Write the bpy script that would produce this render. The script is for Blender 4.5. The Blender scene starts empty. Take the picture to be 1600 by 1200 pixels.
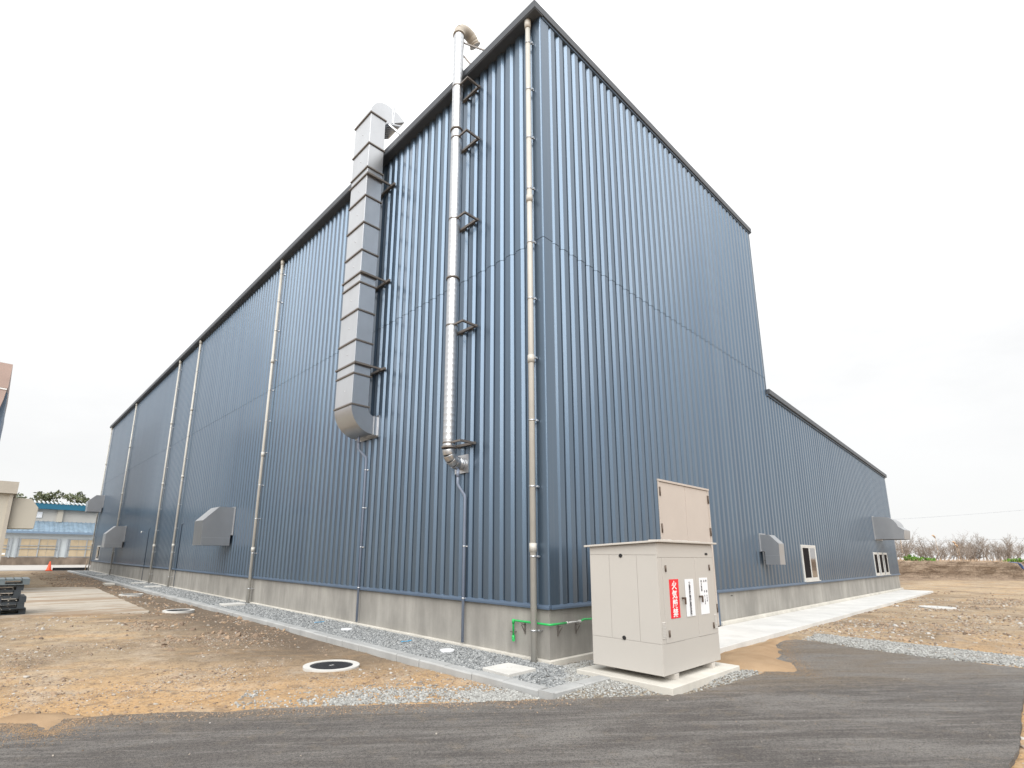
import bpy, math, random
import numpy as np
from mathutils import Matrix, Vector
PI = math.pi
R = math.radians
rng = np.random.default_rng(7)
random.seed(7)
S = bpy.context.scene
COL = S.collection

# ------------------------------------------------------------------ camera
cam_d = bpy.data.cameras.new("camera")
cam = bpy.data.objects.new("camera", cam_d)
COL.objects.link(cam)
_y, _p, _r = .754, .217, .0094
fw = Vector((math.cos(_p)*math.sin(_y), math.cos(_p)*math.cos(_y), math.sin(_p)))
rt = Vector((math.cos(_y), -math.sin(_y), 0))
up = rt.cross(fw)
rt2 = math.cos(_r)*rt + math.sin(_r)*up
up2 = -math.sin(_r)*rt + math.cos(_r)*up
m = Matrix((rt2, up2, -fw)).transposed().to_4x4()
m.translation = Vector((-6.5508, -5.4836, 1.6))
cam.matrix_world = m
cam_d.sensor_width = 36
cam_d.lens = 808.565/1600*36
cam_d.shift_x = (800-758.775)/1600
cam_d.shift_y = (688.43-600)/1600
cam_d.clip_start = .05
cam_d.clip_end = 2000
S.camera = cam

# ------------------------------------------------------------------ light, exposure
SKY_H, SKY_GRAD = 1.0, 1.3
SUN_EL, SUN_AZ = 40, -129          # azimuth clockwise from +Y
w = bpy.data.worlds.new("World"); S.world = w; w.use_nodes = True
nt = w.node_tree; nt.nodes.clear()
N = nt.nodes.new; L = nt.links.new
out = N('ShaderNodeOutputWorld'); mix = N('ShaderNodeMixShader')
b1 = N('ShaderNodeBackground'); b2 = N('ShaderNodeBackground')
sky = N('ShaderNodeTexSky'); sky.sky_type = 'NISHITA'; sky.sun_disc = False
sky.sun_elevation = R(SUN_EL); sky.sun_rotation = R(SUN_AZ)
L(sky.outputs[0], b1.inputs[0]); b1.inputs[1].default_value = .1
tc = N('ShaderNodeTexCoord'); mp = N('ShaderNodeMapping'); mp.inputs['Scale'].default_value = (1, 1, 2.2)
L(tc.outputs['Generated'], mp.inputs[0])
nz = N('ShaderNodeTexNoise'); nz.inputs['Scale'].default_value = 2.4; nz.inputs['Detail'].default_value = 8; nz.inputs['Roughness'].default_value = .6
L(mp.outputs[0], nz.inputs[0])
cr = N('ShaderNodeValToRGB')
cr.color_ramp.elements[0].position = .32; cr.color_ramp.elements[0].color = (.76, .765, .77, 1)
cr.color_ramp.elements[1].position = .64; cr.color_ramp.elements[1].color = (1.04, 1.04, 1.03, 1)
L(nz.outputs[0], cr.inputs[0])
# overcast sky: brightens from the horizon to the zenith (CIE overcast law, softened)
sp_ = N('ShaderNodeSeparateXYZ'); L(tc.outputs['Generated'], sp_.inputs[0])
cl_ = N('ShaderNodeMath'); cl_.operation = 'MAXIMUM'; L(sp_.outputs[2], cl_.inputs[0]); cl_.inputs[1].default_value = 0
ma_ = N('ShaderNodeMath'); ma_.operation = 'MULTIPLY_ADD'; sq_ = N('ShaderNodeMath'); sq_.operation = 'MULTIPLY'; L(cl_.outputs[0], sq_.inputs[0]); L(cl_.outputs[0], sq_.inputs[1]); L(sq_.outputs[0], ma_.inputs[0]); ma_.inputs[1].default_value = SKY_GRAD*SKY_H; ma_.inputs[2].default_value = SKY_H
mc_ = N('ShaderNodeMix'); mc_.data_type = 'RGBA'; m2_ = N('ShaderNodeMath'); m2_.operation = 'MULTIPLY'; m2_.use_clamp = True
L(cl_.outputs[0], m2_.inputs[0]); m2_.inputs[1].default_value = 1.5; L(m2_.outputs[0], mc_.inputs[0])
mc_.inputs[6].default_value = (.985, .985, .98, 1); L(cr.outputs[0], mc_.inputs[7])
L(mc_.outputs[2], b2.inputs[0]); L(ma_.outputs[0], b2.inputs[1])
mix.inputs[0].default_value = .94
L(b1.outputs[0], mix.inputs[1]); L(b2.outputs[0], mix.inputs[2]); L(mix.outputs[0], out.inputs[0])
sd = bpy.data.lights.new("sun", 'SUN'); sd.energy = 3.5; sd.angle = R(60); sd.color = (1, .975, .94)
so = bpy.data.objects.new("sun", sd); COL.objects.link(so)
sv = Vector((math.cos(R(SUN_EL))*math.sin(R(SUN_AZ)), math.cos(R(SUN_EL))*math.cos(R(SUN_AZ)), math.sin(R(SUN_EL))))
so.rotation_euler = sv.to_track_quat('Z', 'Y').to_euler()
so.location = sv*60
S.view_settings.view_transform = 'Standard'; S.view_settings.look = 'None'
S.view_settings.exposure = 0; S.view_settings.gamma = 1; S.view_settings.use_curve_mapping = False

# ------------------------------------------------------------------ materials
def lin(r, g, b):
    f = lambda c: ((c/255+.055)/1.055)**2.4 if c > 10 else c/255/12.92
    return (f(r), f(g), f(b), 1)
class Mat:
    def __init__(s, name):
        s.m = bpy.data.materials.new(name); s.m.use_nodes = True
        s.t = s.m.node_tree; s.b = s.t.nodes['Principled BSDF']
        s._pos = None
    def n(s, t, **k):
        o = s.t.nodes.new(t)
        for a, v in k.items(): setattr(o, a, v)
        return o
    def l(s, a, b): s.t.links.new(a, b)
    def pos(s, scale=(1, 1, 1), rot=(0, 0, 0)):
        g = s.n('ShaderNodeNewGeometry'); mr_ = s.n('ShaderNodeMapping'); mm = s.n('ShaderNodeMapping')
        mr_.inputs['Rotation'].default_value = rot; mm.inputs['Scale'].default_value = scale
        s.l(g.outputs['Position'], mr_.inputs[0]); s.l(mr_.outputs[0], mm.inputs[0]); return mm.outputs[0]
    def noise(s, scale, detail=4, rough=.6, vec=None, dist=0):
        o = s.n('ShaderNodeTexNoise'); o.inputs['Scale'].default_value = scale
        o.inputs['Detail'].default_value = detail; o.inputs['Roughness'].default_value = rough
        o.inputs['Distortion'].default_value = dist
        s.l(vec if vec is not None else s.pos(), o.inputs[0]); return o.outputs[0]
    def ramp(s, f, *stops, interp='LINEAR'):
        o = s.n('ShaderNodeValToRGB'); e = o.color_ramp.elements; o.color_ramp.interpolation = interp
        while len(e) < len(stops): e.new(.5)
        for i, (p, c) in enumerate(stops):
            e[i].position = p; e[i].color = c if len(c) == 4 else (*c, 1)
        s.l(f, o.inputs[0]); return o.outputs[0]
    def mixc(s, f, a, b, mode='MIX'):
        o = s.n('ShaderNodeMix', data_type='RGBA', blend_type=mode)
        for sock, v in ((o.inputs[0], f), (o.inputs[6], a), (o.inputs[7], b)):
            if isinstance(v, (int, float)): sock.default_value = v
            elif isinstance(v, tuple): sock.default_value = v if len(v) == 4 else (*v, 1)
            else: s.l(v, sock)
        return o.outputs[2]
    def bump(s, h, strength=.3, dist=.02):
        o = s.n('ShaderNodeBump'); o.inputs['Strength'].default_value = strength; o.inputs['Distance'].default_value = dist
        s.l(h, o.inputs['Height'])
        if s.b.inputs['Normal'].links: s.l(s.b.inputs['Normal'].links[0].from_socket, o.inputs['Normal'])
        s.l(o.outputs[0], s.b.inputs['Normal'])
    def set(s, col=None, rough=None, metal=None, spec=None):
        for k, v in (('Base Color', col), ('Roughness', rough), ('Metallic', metal), ('Specular IOR Level', spec)):
            if v is None: continue
            if isinstance(v, (int, float)): s.b.inputs[k].default_value = v
            elif isinstance(v, tuple): s.b.inputs[k].default_value = v if len(v) == 4 else (*v, 1)
            else: s.l(v, s.b.inputs[k])
        return s
g3 = lambda v: (v, v, v, 1)
def paint(name, col, rough=.45, metal=0, var=.08, scale=3, spec=.5):
    a = Mat(name)
    f = a.noise(scale, 5)
    c = a.mixc(a.ramp(f, (.35, g3(0)), (.7, g3(1))), tuple(x*(1-var) for x in col[:3]), tuple(min(1, x*(1+var)) for x in col[:3]))
    a.set(c, rough, metal, spec)
    return a
def concrete(name, col, streak=.25, bump=.15, stain=.35):
    a = Mat(name)
    big = a.noise(1.3, 6, .6, a.pos((1, 1, .5)))
    st = a.noise(1, 4, .6, a.pos((5, 5, .35)))
    fine = a.noise(60, 4, .7)
    d = tuple(x*(1-stain) for x in col[:3]); e = tuple(min(1, x*1.12) for x in col[:3])
    c = a.mixc(a.ramp(big, (.3, g3(0)), (.68, g3(1))), d, e)
    c = a.mixc(a.ramp(st, (.36, g3(streak)), (.6, g3(0))), c, tuple(x*.62 for x in col[:3]))
    c = a.mixc(a.ramp(fine, (.3, g3(.25)), (.6, g3(0))), c, tuple(x*.6 for x in col[:3]))
    a.set(c, .85, 0, .3); a.bump(fine, bump, .004); return a
def steel(name, v=.62, rough=.36, tint=(.97, .99, 1.02), streak=True):
    a = Mat(name)
    f = a.noise(2.2, 4, .55, a.pos((1, 1, .6)))
    lo = tuple(v*.86*t for t in tint); hi = tuple(min(1, v*1.1)*t for t in tint)
    c = a.mixc(f, lo, hi)
    r = a.n('ShaderNodeMapRange'); r.inputs[3].default_value = rough*.8; r.inputs[4].default_value = rough*1.25
    a.l(a.noise(1.3, 1, .5, a.pos((1, 1, .3))), r.inputs[0])
    a.set(c, r.outputs[0], .92); return a
M = {}
# factory painted siding: metallic flake coat over steel
a = Mat('blue_siding_paint')
f = a.noise(.6, 4, .5, a.pos((1, 1, .15)))
c = a.mixc(f, (.090, .138, .198), (.110, .162, .224))
oi = a.n('ShaderNodeObjectInfo'); c = a.mixc(oi.outputs['Random'], c, a.mixc(1.0, c, (.90, .91, .93), 'MULTIPLY'))
rs = a.noise(1, 5, .6, a.pos((14, 14, .12))); c = a.mixc(a.ramp(rs, (.52, g3(0)), (.72, g3(.22))), c, (.165, .20, .24))
a.set(c, .38, .74, .6); a.b.inputs['Coat Weight'].default_value = .6; a.b.inputs['Coat Roughness'].default_value = .16
fb = a.noise(3.0, 2, .5, a.pos((1, 1, .25))); a.bump(fb, .06, .02)
M['blue'] = a.m
M['blue_trim'] = paint('blue_trim_paint', (.085, .125, .185), .42, .15).m
M['roof_trim'] = paint('dark_roof_trim_paint', (.075, .085, .1), .5, .1).m
M['fdn'] = concrete('foundation_concrete', (.35, .337, .31), .4, .15, .36).m
M['ledge'] = concrete('pale_ledge_concrete', (.60, .575, .52), .15, .15, .2).m
M['walk'] = concrete('walkway_concrete', (.60, .595, .575), .1, .1, .12).m
M['kerb'] = concrete('kerb_concrete', (.39, .395, .39), .1, .2, .2).m
M['cover'] = concrete('cover_concrete', (.60, .59, .56), .05, .15, .2).m
M['steel'] = steel('brushed_steel', .60, .32).m
M['galv'] = steel('bright_galvanised_steel', .58, .36).m
M['dull'] = steel('dull_galvanised_steel', .52, .33).m
M['bracket'] = paint('bracket_steel', (.20, .18, .165), .5, .5).m
M['clip'] = steel('clip_steel', .6, .3).m
M['pipe'] = paint('beige_pipe_plastic', (.50, .485, .445), .4, 0, .06).m
M['drain'] = paint('grey_blue_pipe_plastic', (.21, .25, .33), .35, 0, .06).m
M['conduit'] = paint('dark_conduit', (.10, .13, .17), .45).m
M['green'] = paint('green_pipe_plastic', (.025, .42, .10), .35, 0, .05).m
M['cream'] = paint('cream_cabinet_paint', (.475, .453, .42), .42, 0, .02, 1.2).m
M['creamdark'] = paint('cream_roof_paint', (.50, .47, .43), .5, 0, .04).m
M['door'] = paint('pinkish_beige_door_paint', (.47, .415, .37), .42, 0, .03, 1.2).m
M['brown'] = paint('brown_hinge_metal', (.13, .10, .08), .45, .4).m
M['black'] = paint('black_rubber', (.012, .012, .013), .6).m
M['dark'] = paint('dark_opening', (.018, .018, .02), .7).m
M['alu'] = paint('pale_aluminium', (.66, .66, .64), .35, .35).m
a = Mat('insect_screen'); a.set((.016, .014, .015, 1), .9, 0, .08); M['screen'] = a.m
a = Mat('reflective_window_glass'); a.set((.34, .33, .33, 1), .05, .9); M['glass'] = a.m
M['red'] = paint('red_sign_face', (.75, .006, .02), .35, 0, .02).m
M['white'] = paint('white_sign_face', (.80, .82, .85), .35, 0, .02).m
M['ink'] = paint('black_ink', (.03, .03, .04), .5, 0, .02).m
M['wletter'] = paint('white_letter', (.86, .85, .84), .4, 0, .01).m
M['orange'] = paint('orange_cone_plastic', (.85, .09, .02), .45).m
M['plastic'] = paint('charcoal_pallet_plastic', (.035, .045, .055), .5, 0, .15).m
M['plasticpale'] = paint('grey_pallet_plastic', (.12, .15, .165), .5, 0, .15).m
M['iron'] = paint('cast_iron', (.035, .036, .04), .6, .3, .2, 20).m
M['wood'] = paint('bare_wood', (.36, .28, .2), .8, 0, .15, 12).m
M['bluemark'] = paint('blue_marking_tape', (.06, .36, .62), .5).m
M['tarp'] = paint('blue_tarp', (.12, .22, .48), .5).m
# ground family
def stone_mat(name, *stops):
    a = Mat(name); g = a.n('ShaderNodeNewGeometry')
    c = a.ramp(g.outputs['Random Per Island'], *stops)
    c = a.mixc(.25, c, a.ramp(a.noise(180, 3), (.3, g3(.45)), (.7, g3(1))), 'MULTIPLY')
    a.set(c, .85, 0, .3); return a.m
M['gravel'] = stone_mat('crushed_grey_gravel', (0, (.15, .16, .165)), (.45, (.255, .266, .27)), (.8, (.34, .35, .35)), (1, (.45, .46, .46)))
M['gravelpale'] = stone_mat('pale_crushed_gravel', (0, (.19, .185, .175)), (.45, (.32, .32, .305)), (.8, (.385, .39, .375)), (1, (.48, .48, .46)))
M['pebble'] = stone_mat('mixed_pebbles', (0, (.15, .115, .088)), (.42, (.31, .25, .20)), (.75, (.40, .365, .315)), (1, (.52, .51, .49)))
M['clod'] = stone_mat('soil_clods', (0, (.18, .13, .095)), (.5, (.30, .22, .155)), (1, (.42, .30, .20)))
def gravel_bed(name, k):
    a = Mat(name); v = a.n('ShaderNodeTexVoronoi'); v.inputs['Scale'].default_value = 38; a.l(a.pos(), v.inputs[0])
    c = a.mixc(v.outputs['Color'], tuple(x*.5 for x in k), tuple(x*1.35 for x in k))
    rr = a.n('ShaderNodeSeparateColor'); a.l(v.outputs['Color'], rr.inputs[0])
    c = a.mixc(rr.outputs[0], tuple(x*.5 for x in k), tuple(x*1.35 for x in k))
    a.set(c, .9, 0, .2); a.bump(v.outputs['Distance'], .8, .02); return a.m
M['gravelbed'] = gravel_bed('gravel_bed', (.2, .2, .195))
M['gravelbedpale'] = gravel_bed('pale_gravel_bed', (.25, .215, .17))
a = Mat('bare_soil')
big = a.noise(.38, 5, .62, dist=.8); mid = a.noise(1.5, 6, .7, dist=.5); fine = a.noise(24, 5, .75); sp = a.noise(85, 2, .6); cl = a.noise(5.5, 6, .72)
stk = a.noise(1.0, 5, .7, a.pos((.35, 1.7, 1), (0, 0, R(32))))
c = a.mixc(a.ramp(big, (.40, g3(0)), (.60, g3(1))), (.25, .188, .125), (.42, .322, .212))
# orange sand spread over the soil towards the road, in tongues
gp = a.n('ShaderNodeNewGeometry'); dt = a.n('ShaderNodeVectorMath', operation='DOT_PRODUCT'); a.l(gp.outputs['Position'], dt.inputs[0]); dt.inputs[1].default_value = (.51, .86, 0)
m1 = a.n('ShaderNodeMath', operation='MULTIPLY_ADD'); a.l(big, m1.inputs[0]); m1.inputs[1].default_value = -5.0; a.l(dt.outputs['Value'], m1.inputs[2])
m2 = a.n('ShaderNodeMapRange'); m2.inputs[1].default_value = -.6; m2.inputs[2].default_value = -4.0; m2.inputs[3].default_value = 0; m2.inputs[4].default_value = 1; a.l(m1.outputs[0], m2.inputs[0])
om = a.n('ShaderNodeMath', operation='MAXIMUM'); a.l(m2.outputs[0], om.inputs[0]); a.l(a.ramp(stk, (.53, g3(0)), (.63, g3(.8))), om.inputs[1])
c = a.mixc(om.outputs[0], c, (.465, .30, .155))
c = a.mixc(a.ramp(mid, (.48, g3(0)), (.66, g3(.75))), c, (.45, .37, .285))
c = a.mixc(a.ramp(cl, (.36, g3(.55)), (.48, g3(0))), c, (.165, .122, .088))
c = a.mixc(a.ramp(cl, (.60, g3(0)), (.72, g3(.5))), c, (.52, .455, .375))
c = a.mixc(a.ramp(fine, (.36, g3(.65)), (.49, g3(0))), c, (.14, .10, .07))
c = a.mixc(a.ramp(sp, (.61, g3(0)), (.71, g3(.6))), c, (.52, .48, .42))
# darker damp topsoil band that runs along the kerb (its own material in the place)
ps = a.n('ShaderNodeNewGeometry'); sx = a.n('ShaderNodeSeparateXYZ'); a.l(ps.outputs['Position'], sx.inputs[0])
ad = a.n('ShaderNodeMath', operation='MULTIPLY_ADD'); a.l(big, ad.inputs[0]); ad.inputs[1].default_value = 2.4; a.l(sx.outputs[0], ad.inputs[2])
band = a.ramp(ad.outputs[0], (0, g3(0)), (1, g3(0)))
mr = a.n('ShaderNodeMapRange'); mr.inputs[1].default_value = -3.0; mr.inputs[2].default_value = -1.0
a.l(ad.outputs[0], mr.inputs[0])
my = a.n('ShaderNodeMapRange'); my.inputs[1].default_value = .2; my.inputs[2].default_value = 4.5; a.l(sx.outputs[1], my.inputs[0])
mul = a.n('ShaderNodeMath', operation='MULTIPLY'); a.l(mr.outputs[0], mul.inputs[0]); a.l(my.outputs[0], mul.inputs[1])
mul2 = a.n('ShaderNodeMath', operation='MULTIPLY'); a.l(mul.outputs[0], mul2.inputs[0]); mul2.inputs[1].default_value = .92
c = a.mixc(mul2.outputs[0], c, a.mixc(cl, (.07, .054, .042), (.22, .17, .125)))
a.set(c, .95, 0, .15); a.bump(cl, .5, .05); a.bump(fine, .8, .02); a.bump(sp, .5, .006)
M['soil'] = a.m
a = Mat('orange_sand')
big = a.noise(1.1, 5, .6); fine = a.noise(70, 4, .7)
c = a.mixc(a.ramp(big, (.35, g3(0)), (.65, g3(1))), (.29, .195, .115), (.385, .272, .17))
c = a.mixc(a.ramp(fine, (.3, g3(.4)), (.5, g3(0))), c, (.18, .115, .065))
a.set(c, .95, 0, .15); a.bump(fine, .4, .006); a.bump(big, .3, .05); M['sand'] = a.m
a = Mat('asphalt')
gr = a.noise(140, 3, .8); gr2 = a.noise(48, 4, .8); mid = a.noise(5, 6, .72); big = a.noise(.5, 4, .6)
s1 = a.noise(.85, 8, .70, a.pos((.42, 2.2, 1), (0, 0, R(33))), .9)
ap = a.n('ShaderNodeNewGeometry'); ad_ = a.n('ShaderNodeVectorMath', operation='DOT_PRODUCT'); a.l(ap.outputs['Position'], ad_.inputs[0]); ad_.inputs[1].default_value = (.51, .86, 0)
aq = a.n('ShaderNodeMath', operation='MULTIPLY_ADD'); a.l(mid, aq.inputs[0]); aq.inputs[1].default_value = 1.3; a.l(ad_.outputs['Value'], aq.inputs[2])
edge_ = a.n('ShaderNodeMapRange'); edge_.inputs[1].default_value = -1.62; edge_.inputs[2].default_value = -.95; edge_.inputs[4].default_value = .6; a.l(aq.outputs[0], edge_.inputs[0])
s2 = a.noise(5.5, 7, .75, a.pos((.16, 3.0, 1), (0, 0, R(38))), .3)
c = a.mixc(a.ramp(big, (.35, g3(0)), (.65, g3(1))), (.098, .089, .085), (.138, .125, .117))
c = a.mixc(edge_.outputs[0], c, (.27, .215, .155))
c = a.mixc(a.ramp(s1, (.46, g3(0)), (.62, g3(.9))), c, (.235, .222, .208))
c = a.mixc(a.ramp(s1, (.34, g3(.45)), (.44, g3(0))), c, (.072, .066, .064))
c = a.mixc(a.ramp(s2, (.52, g3(0)), (.68, g3(.8))), c, (.27, .255, .235))
c = a.mixc(a.ramp(s2, (.34, g3(.4)), (.48, g3(0))), c, (.075, .07, .068))
c = a.mixc(a.ramp(mid, (.54, g3(0)), (.72, g3(.6))), c, (.22, .18, .135))
c = a.mixc(a.ramp(gr2, (.40, g3(.7)), (.49, g3(0))), c, (.05, .046, .045))
c = a.mixc(a.ramp(gr2, (.56, g3(0)), (.66, g3(.55))), c, (.24, .22, .19))
c = a.mixc(a.ramp(gr, (.40, g3(.75)), (.48, g3(0))), c, (.028, .027, .027))
c = a.mixc(a.ramp(gr, (.56, g3(0)), (.66, g3(.7))), c, (.27, .24, .20))
a.set(c, .85, 0, .3); a.bump(gr, .9, .008); a.bump(gr2, .4, .01); a.bump(mid, .15, .02); M['asphalt'] = a.m
a = Mat('old_concrete_slab')
big = a.noise(.55, 6, .65, a.pos((.5, 1.4, 1)), 1.0); fine = a.noise(40, 4, .7); mid = a.noise(2.5, 5, .65)
c = a.mixc(a.ramp(mid, (.35, g3(0)), (.65, g3(1))), (.40, .355, .295), (.48, .435, .37))
c = a.mixc(a.ramp(big, (.50, g3(0)), (.60, g3(.85))), c, (.29, .21, .14))
c = a.mixc(a.ramp(fine, (.3, g3(.4)), (.5, g3(0))), c, (.24, .2, .16))
a.set(c, .9, 0, .2); a.bump(fine, .25, .006); M['slab'] = a.m
M['path'] = concrete('pale_road_concrete', (.44, .42, .395), .05, .05, .12).m
a = Mat('cut_earth')
st = a.noise(2.0, 7, .72, a.pos((.35, .35, 3.6)), .4); fine = a.noise(7, 6, .8)
c = a.mixc(a.ramp(st, (.34, g3(0)), (.66, g3(1))), (.23, .17, .125), (.43, .335, .25))
c = a.mixc(a.ramp(fine, (.34, g3(.55)), (.55, g3(0))), c, (.105, .075, .054))
a.set(c, .95, 0, .1); a.bump(st, 1, .3); a.bump(fine, .8, .06); M['bank'] = a.m
M['bark'] = paint('bare_twig_bark', (.30, .25, .21), .85, 0, .3, 3).m
def leafmat(name, c0, c1):
    a = Mat(name); g = a.n('ShaderNodeNewGeometry')
    a.set(a.ramp(g.outputs['Random Per Island'], (0, c0), (1, c1)), .7, 0, .25)
    return a.m
M['pine'] = leafmat('pine_needles', (.07, .09, .05), (.22, .235, .14))
M['weed'] = leafmat('fresh_weed_leaf', (.07, .16, .02), (.16, .30, .05))
M['reed'] = paint('dry_reed', (.48, .34, .22), .9, 0, .15).m
M['trunk'] = paint('pine_bark', (.13, .09, .065), .9, 0, .2, 6).m
M['fwall'] = paint('pale_grey_blue_wall', (.52, .56, .58), .6, 0, .05, .8).m
M['fupper'] = paint('grey_upper_wall', (.48, .47, .44), .7, 0, .05, .8).m
M['fteal'] = paint('teal_fascia', (.012, .12, .20), .5, 0, .05).m
M['froof'] = paint('weathered_blue_roof', (.19, .265, .335), .5, 0, .25, 1.5).m
M['fbase'] = concrete('stained_brown_base', (.27, .215, .17), .3, .1, .5).m
M['board'] = paint('plywood_board', (.46, .37, .25), .8, 0, .08, 2).m
M['fgrey'] = paint('steel_grey_bar', (.36, .39, .42), .5, .2).m
M['beige'] = paint('beige_wall_paint', (.47, .44, .375), .55, 0, .04, .8).m
M['beigetrim'] = paint('beige_trim_paint', (.42, .385, .33), .55, 0, .04).m
M['pink'] = paint('dusty_pink_panel', (.42, .31, .27), .6, 0, .1, .8).m
M['bluegrey'] = paint('blue_grey_wall', (.17, .24, .33), .5, 0, .05).m
M['rubber'] = M['black']

# ------------------------------------------------------------------ mesh helpers
LOC = {}
def cap_fan(idx): return idx
class MB:
    def __init__(s): s.v = []; s.f = []; s.sm = []
    def add(s, vs, fs, smooth=False):
        o = len(s.v); s.v += [tuple(map(float, p)) for p in vs]
        for f in fs: s.f.append(tuple(i+o for i in f)); s.sm.append(smooth)
        return s
    def box(s, x0, x1, y0, y1, z0, z1):
        vs = [(x, y, z) for z in (z0, z1) for y in (y0, y1) for x in (x0, x1)]
        return s.add(vs, [(0, 2, 3, 1), (4, 5, 7, 6), (0, 1, 5, 4), (2, 6, 7, 3), (0, 4, 6, 2), (1, 3, 7, 5)])
    def bar(s, p, q, w=.04, h=None, upv=(0, 0, 1)):
        p = Vector(p); q = Vector(q); h = w if h is None else h
        d = (q-p).normalized(); u = Vector(upv)
        if abs(d.dot(u)) > .95: u = Vector((1, 0, 0))
        a_ = d.cross(u).normalized()*(w/2); b_ = a_.cross(d).normalized()*(h/2)
        vs = [c+sa*a_+sb*b_ for c in (p, q) for sb in (-1, 1) for sa in (-1, 1)]
        return s.add(vs, [(0, 2, 3, 1), (4, 5, 7, 6), (0, 1, 5, 4), (2, 6, 7, 3), (0, 4, 6, 2), (1, 3, 7, 5)])
    def prism(s, poly, axis, a0, a1, smooth_from=None):
        n = len(poly); 
        def pt(p, t):
            return {'x': (t, p[0], p[1]), 'y': (p[0], t, p[1]), 'z': (p[0], p[1], t)}[axis]
        vs = [pt(p, a0) for p in poly]+[pt(p, a1) for p in poly]
        fs = [tuple(range(n))[::-1], tuple(range(n, 2*n))]+[(i, (i+1) % n, n+(i+1) % n, n+i) for i in range(n)]
        return s.add(vs, fs)
    def tube(s, path, r, n=12, caps=True, smooth=True, squash=None):
        P = [Vector(p) for p in path]; rs = r if isinstance(r, (list, tuple)) else [r]*len(P)
        t0 = (P[1]-P[0]).normalized(); u = Vector((0, 0, 1)) if abs(t0.z) < .9 else Vector((0, 1, 0))
        u = (u-t0*u.dot(t0)).normalized(); vs = []
        for i, p in enumerate(P):
            if i == 0: t = (P[1]-P[0]).normalized()
            elif i == len(P)-1: t = (P[-1]-P[-2]).normalized()
            else:
                t = ((P[i+1]-p).normalized()+(p-P[i-1]).normalized())
                t = t.normalized() if t.length > 1e-6 else (P[i+1]-p).normalized()
            u = (u-t*u.dot(t)).normalized(); v_ = t.cross(u)
            for k in range(n):
                an = 2*PI*k/n; vs.append(p+u*math.cos(an)*rs[i]+v_*math.sin(an)*rs[i])
        fs = [(i*n+k, i*n+(k+1) % n, (i+1)*n+(k+1) % n, (i+1)*n+k) for i in range(len(P)-1) for k in range(n)]
        o = len(s.v); s.add(vs, fs, smooth)
        if caps:
            s.f.append(tuple(range(o, o+n))[::-1]); s.sm.append(False)
            e = o+(len(P)-1)*n; s.f.append(tuple(range(e, e+n))); s.sm.append(False)
        return s
    def disc(s, x, y, z0, z1, r, n=40, r_in=0):
        if r_in == 0:
            return s.prism([(x+r*math.cos(2*PI*k/n), y+r*math.sin(2*PI*k/n)) for k in range(n)], 'z', z0, z1)
        vs = []
        for zz, rr in ((z0, r), (z1, r), (z1, r_in), (z0, r_in)):
            vs += [(x+rr*math.cos(2*PI*k/n), y+rr*math.sin(2*PI*k/n), zz) for k in range(n)]
        fs = [(q*n+k, q*n+(k+1) % n, ((q+1) % 4)*n+(k+1) % n, ((q+1) % 4)*n+k) for q in range(4) for k in range(n)]
        return s.add(vs, fs)
    def build(s, name, mat, parent=None, bevel=0, loc=None):
        me = bpy.data.meshes.new(name)
        off = LOC.get(parent.name, (0, 0, 0)) if parent is not None else (loc or (0, 0, 0))
        me.from_pydata([(x-off[0], y-off[1], z-off[2]) for x, y, z in s.v], [], s.f)
        me.polygons.foreach_set('use_smooth', s.sm); me.update()
        import bmesh
        bm = bmesh.new(); bm.from_mesh(me); bmesh.ops.recalc_face_normals(bm, faces=bm.faces); bm.to_mesh(me); bm.free()
        me.materials.append(M[mat] if isinstance(mat, str) else mat)
        o = bpy.data.objects.new(name, me); COL.objects.link(o)
        if parent is not None: o.parent = parent; LOC[o.name] = off
        else: o.location = off; LOC[o.name] = off
        if bevel:
            b = o.modifiers.new('bevel', 'BEVEL'); b.width = bevel; b.segments = 2; b.limit_method = 'ANGLE'; b.angle_limit = R(40)
        return o
def tag(o, label=None, cat=None, group=None, kind=None):
    if label: o['label'] = label
    if cat: o['category'] = cat
    if group: o['group'] = group
    if kind: o['kind'] = kind
    return o
def thing(name, label, cat, loc=(0, 0, 0), group=None):
    o = bpy.data.objects.new(name, None); COL.objects.link(o); o.location = loc; o.empty_display_size = .2
    LOC[o.name] = loc; return tag(o, label, cat, group)
def arr_mesh(name, V, F, mat, smooth=False):
    me = bpy.data.meshes.new(name); n = len(F); k = F.shape[1]
    me.vertices.add(len(V)); me.vertices.foreach_set('co', V.astype(np.float32).ravel())
    me.loops.add(n*k); me.loops.foreach_set('vertex_index', F.astype(np.int32).ravel())
    me.polygons.add(n); me.polygons.foreach_set('loop_start', np.arange(n, dtype=np.int32)*k)
    me.polygons.foreach_set('loop_total', np.full(n, k, np.int32))
    me.polygons.foreach_set('use_smooth', np.full(n, smooth)); me.update(calc_edges=True); me.validate()
    me.materials.append(M[mat] if isinstance(mat, str) else mat)
    o = bpy.data.objects.new(name, me); COL.objects.link(o); return o
def vnoise(x, y, seed=0):
    xi = np.floor(x).astype(np.int64); yi = np.floor(y).astype(np.int64); fx = x-xi; fy = y-yi
    fx = fx*fx*(3-2*fx); fy = fy*fy*(3-2*fy)
    def h(a_, b_):
        q = (a_*374761393+b_*668265263+seed*974634777) & 0x7fffffff
        q = ((q ^ (q >> 13))*1274126177) & 0x7fffffff
        return ((q ^ (q >> 16)) & 0xffff)/65535.0
    return (h(xi, yi)*(1-fx)+h(xi+1, yi)*fx)*(1-fy)+(h(xi, yi+1)*(1-fx)+h(xi+1, yi+1)*fx)*fy
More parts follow.
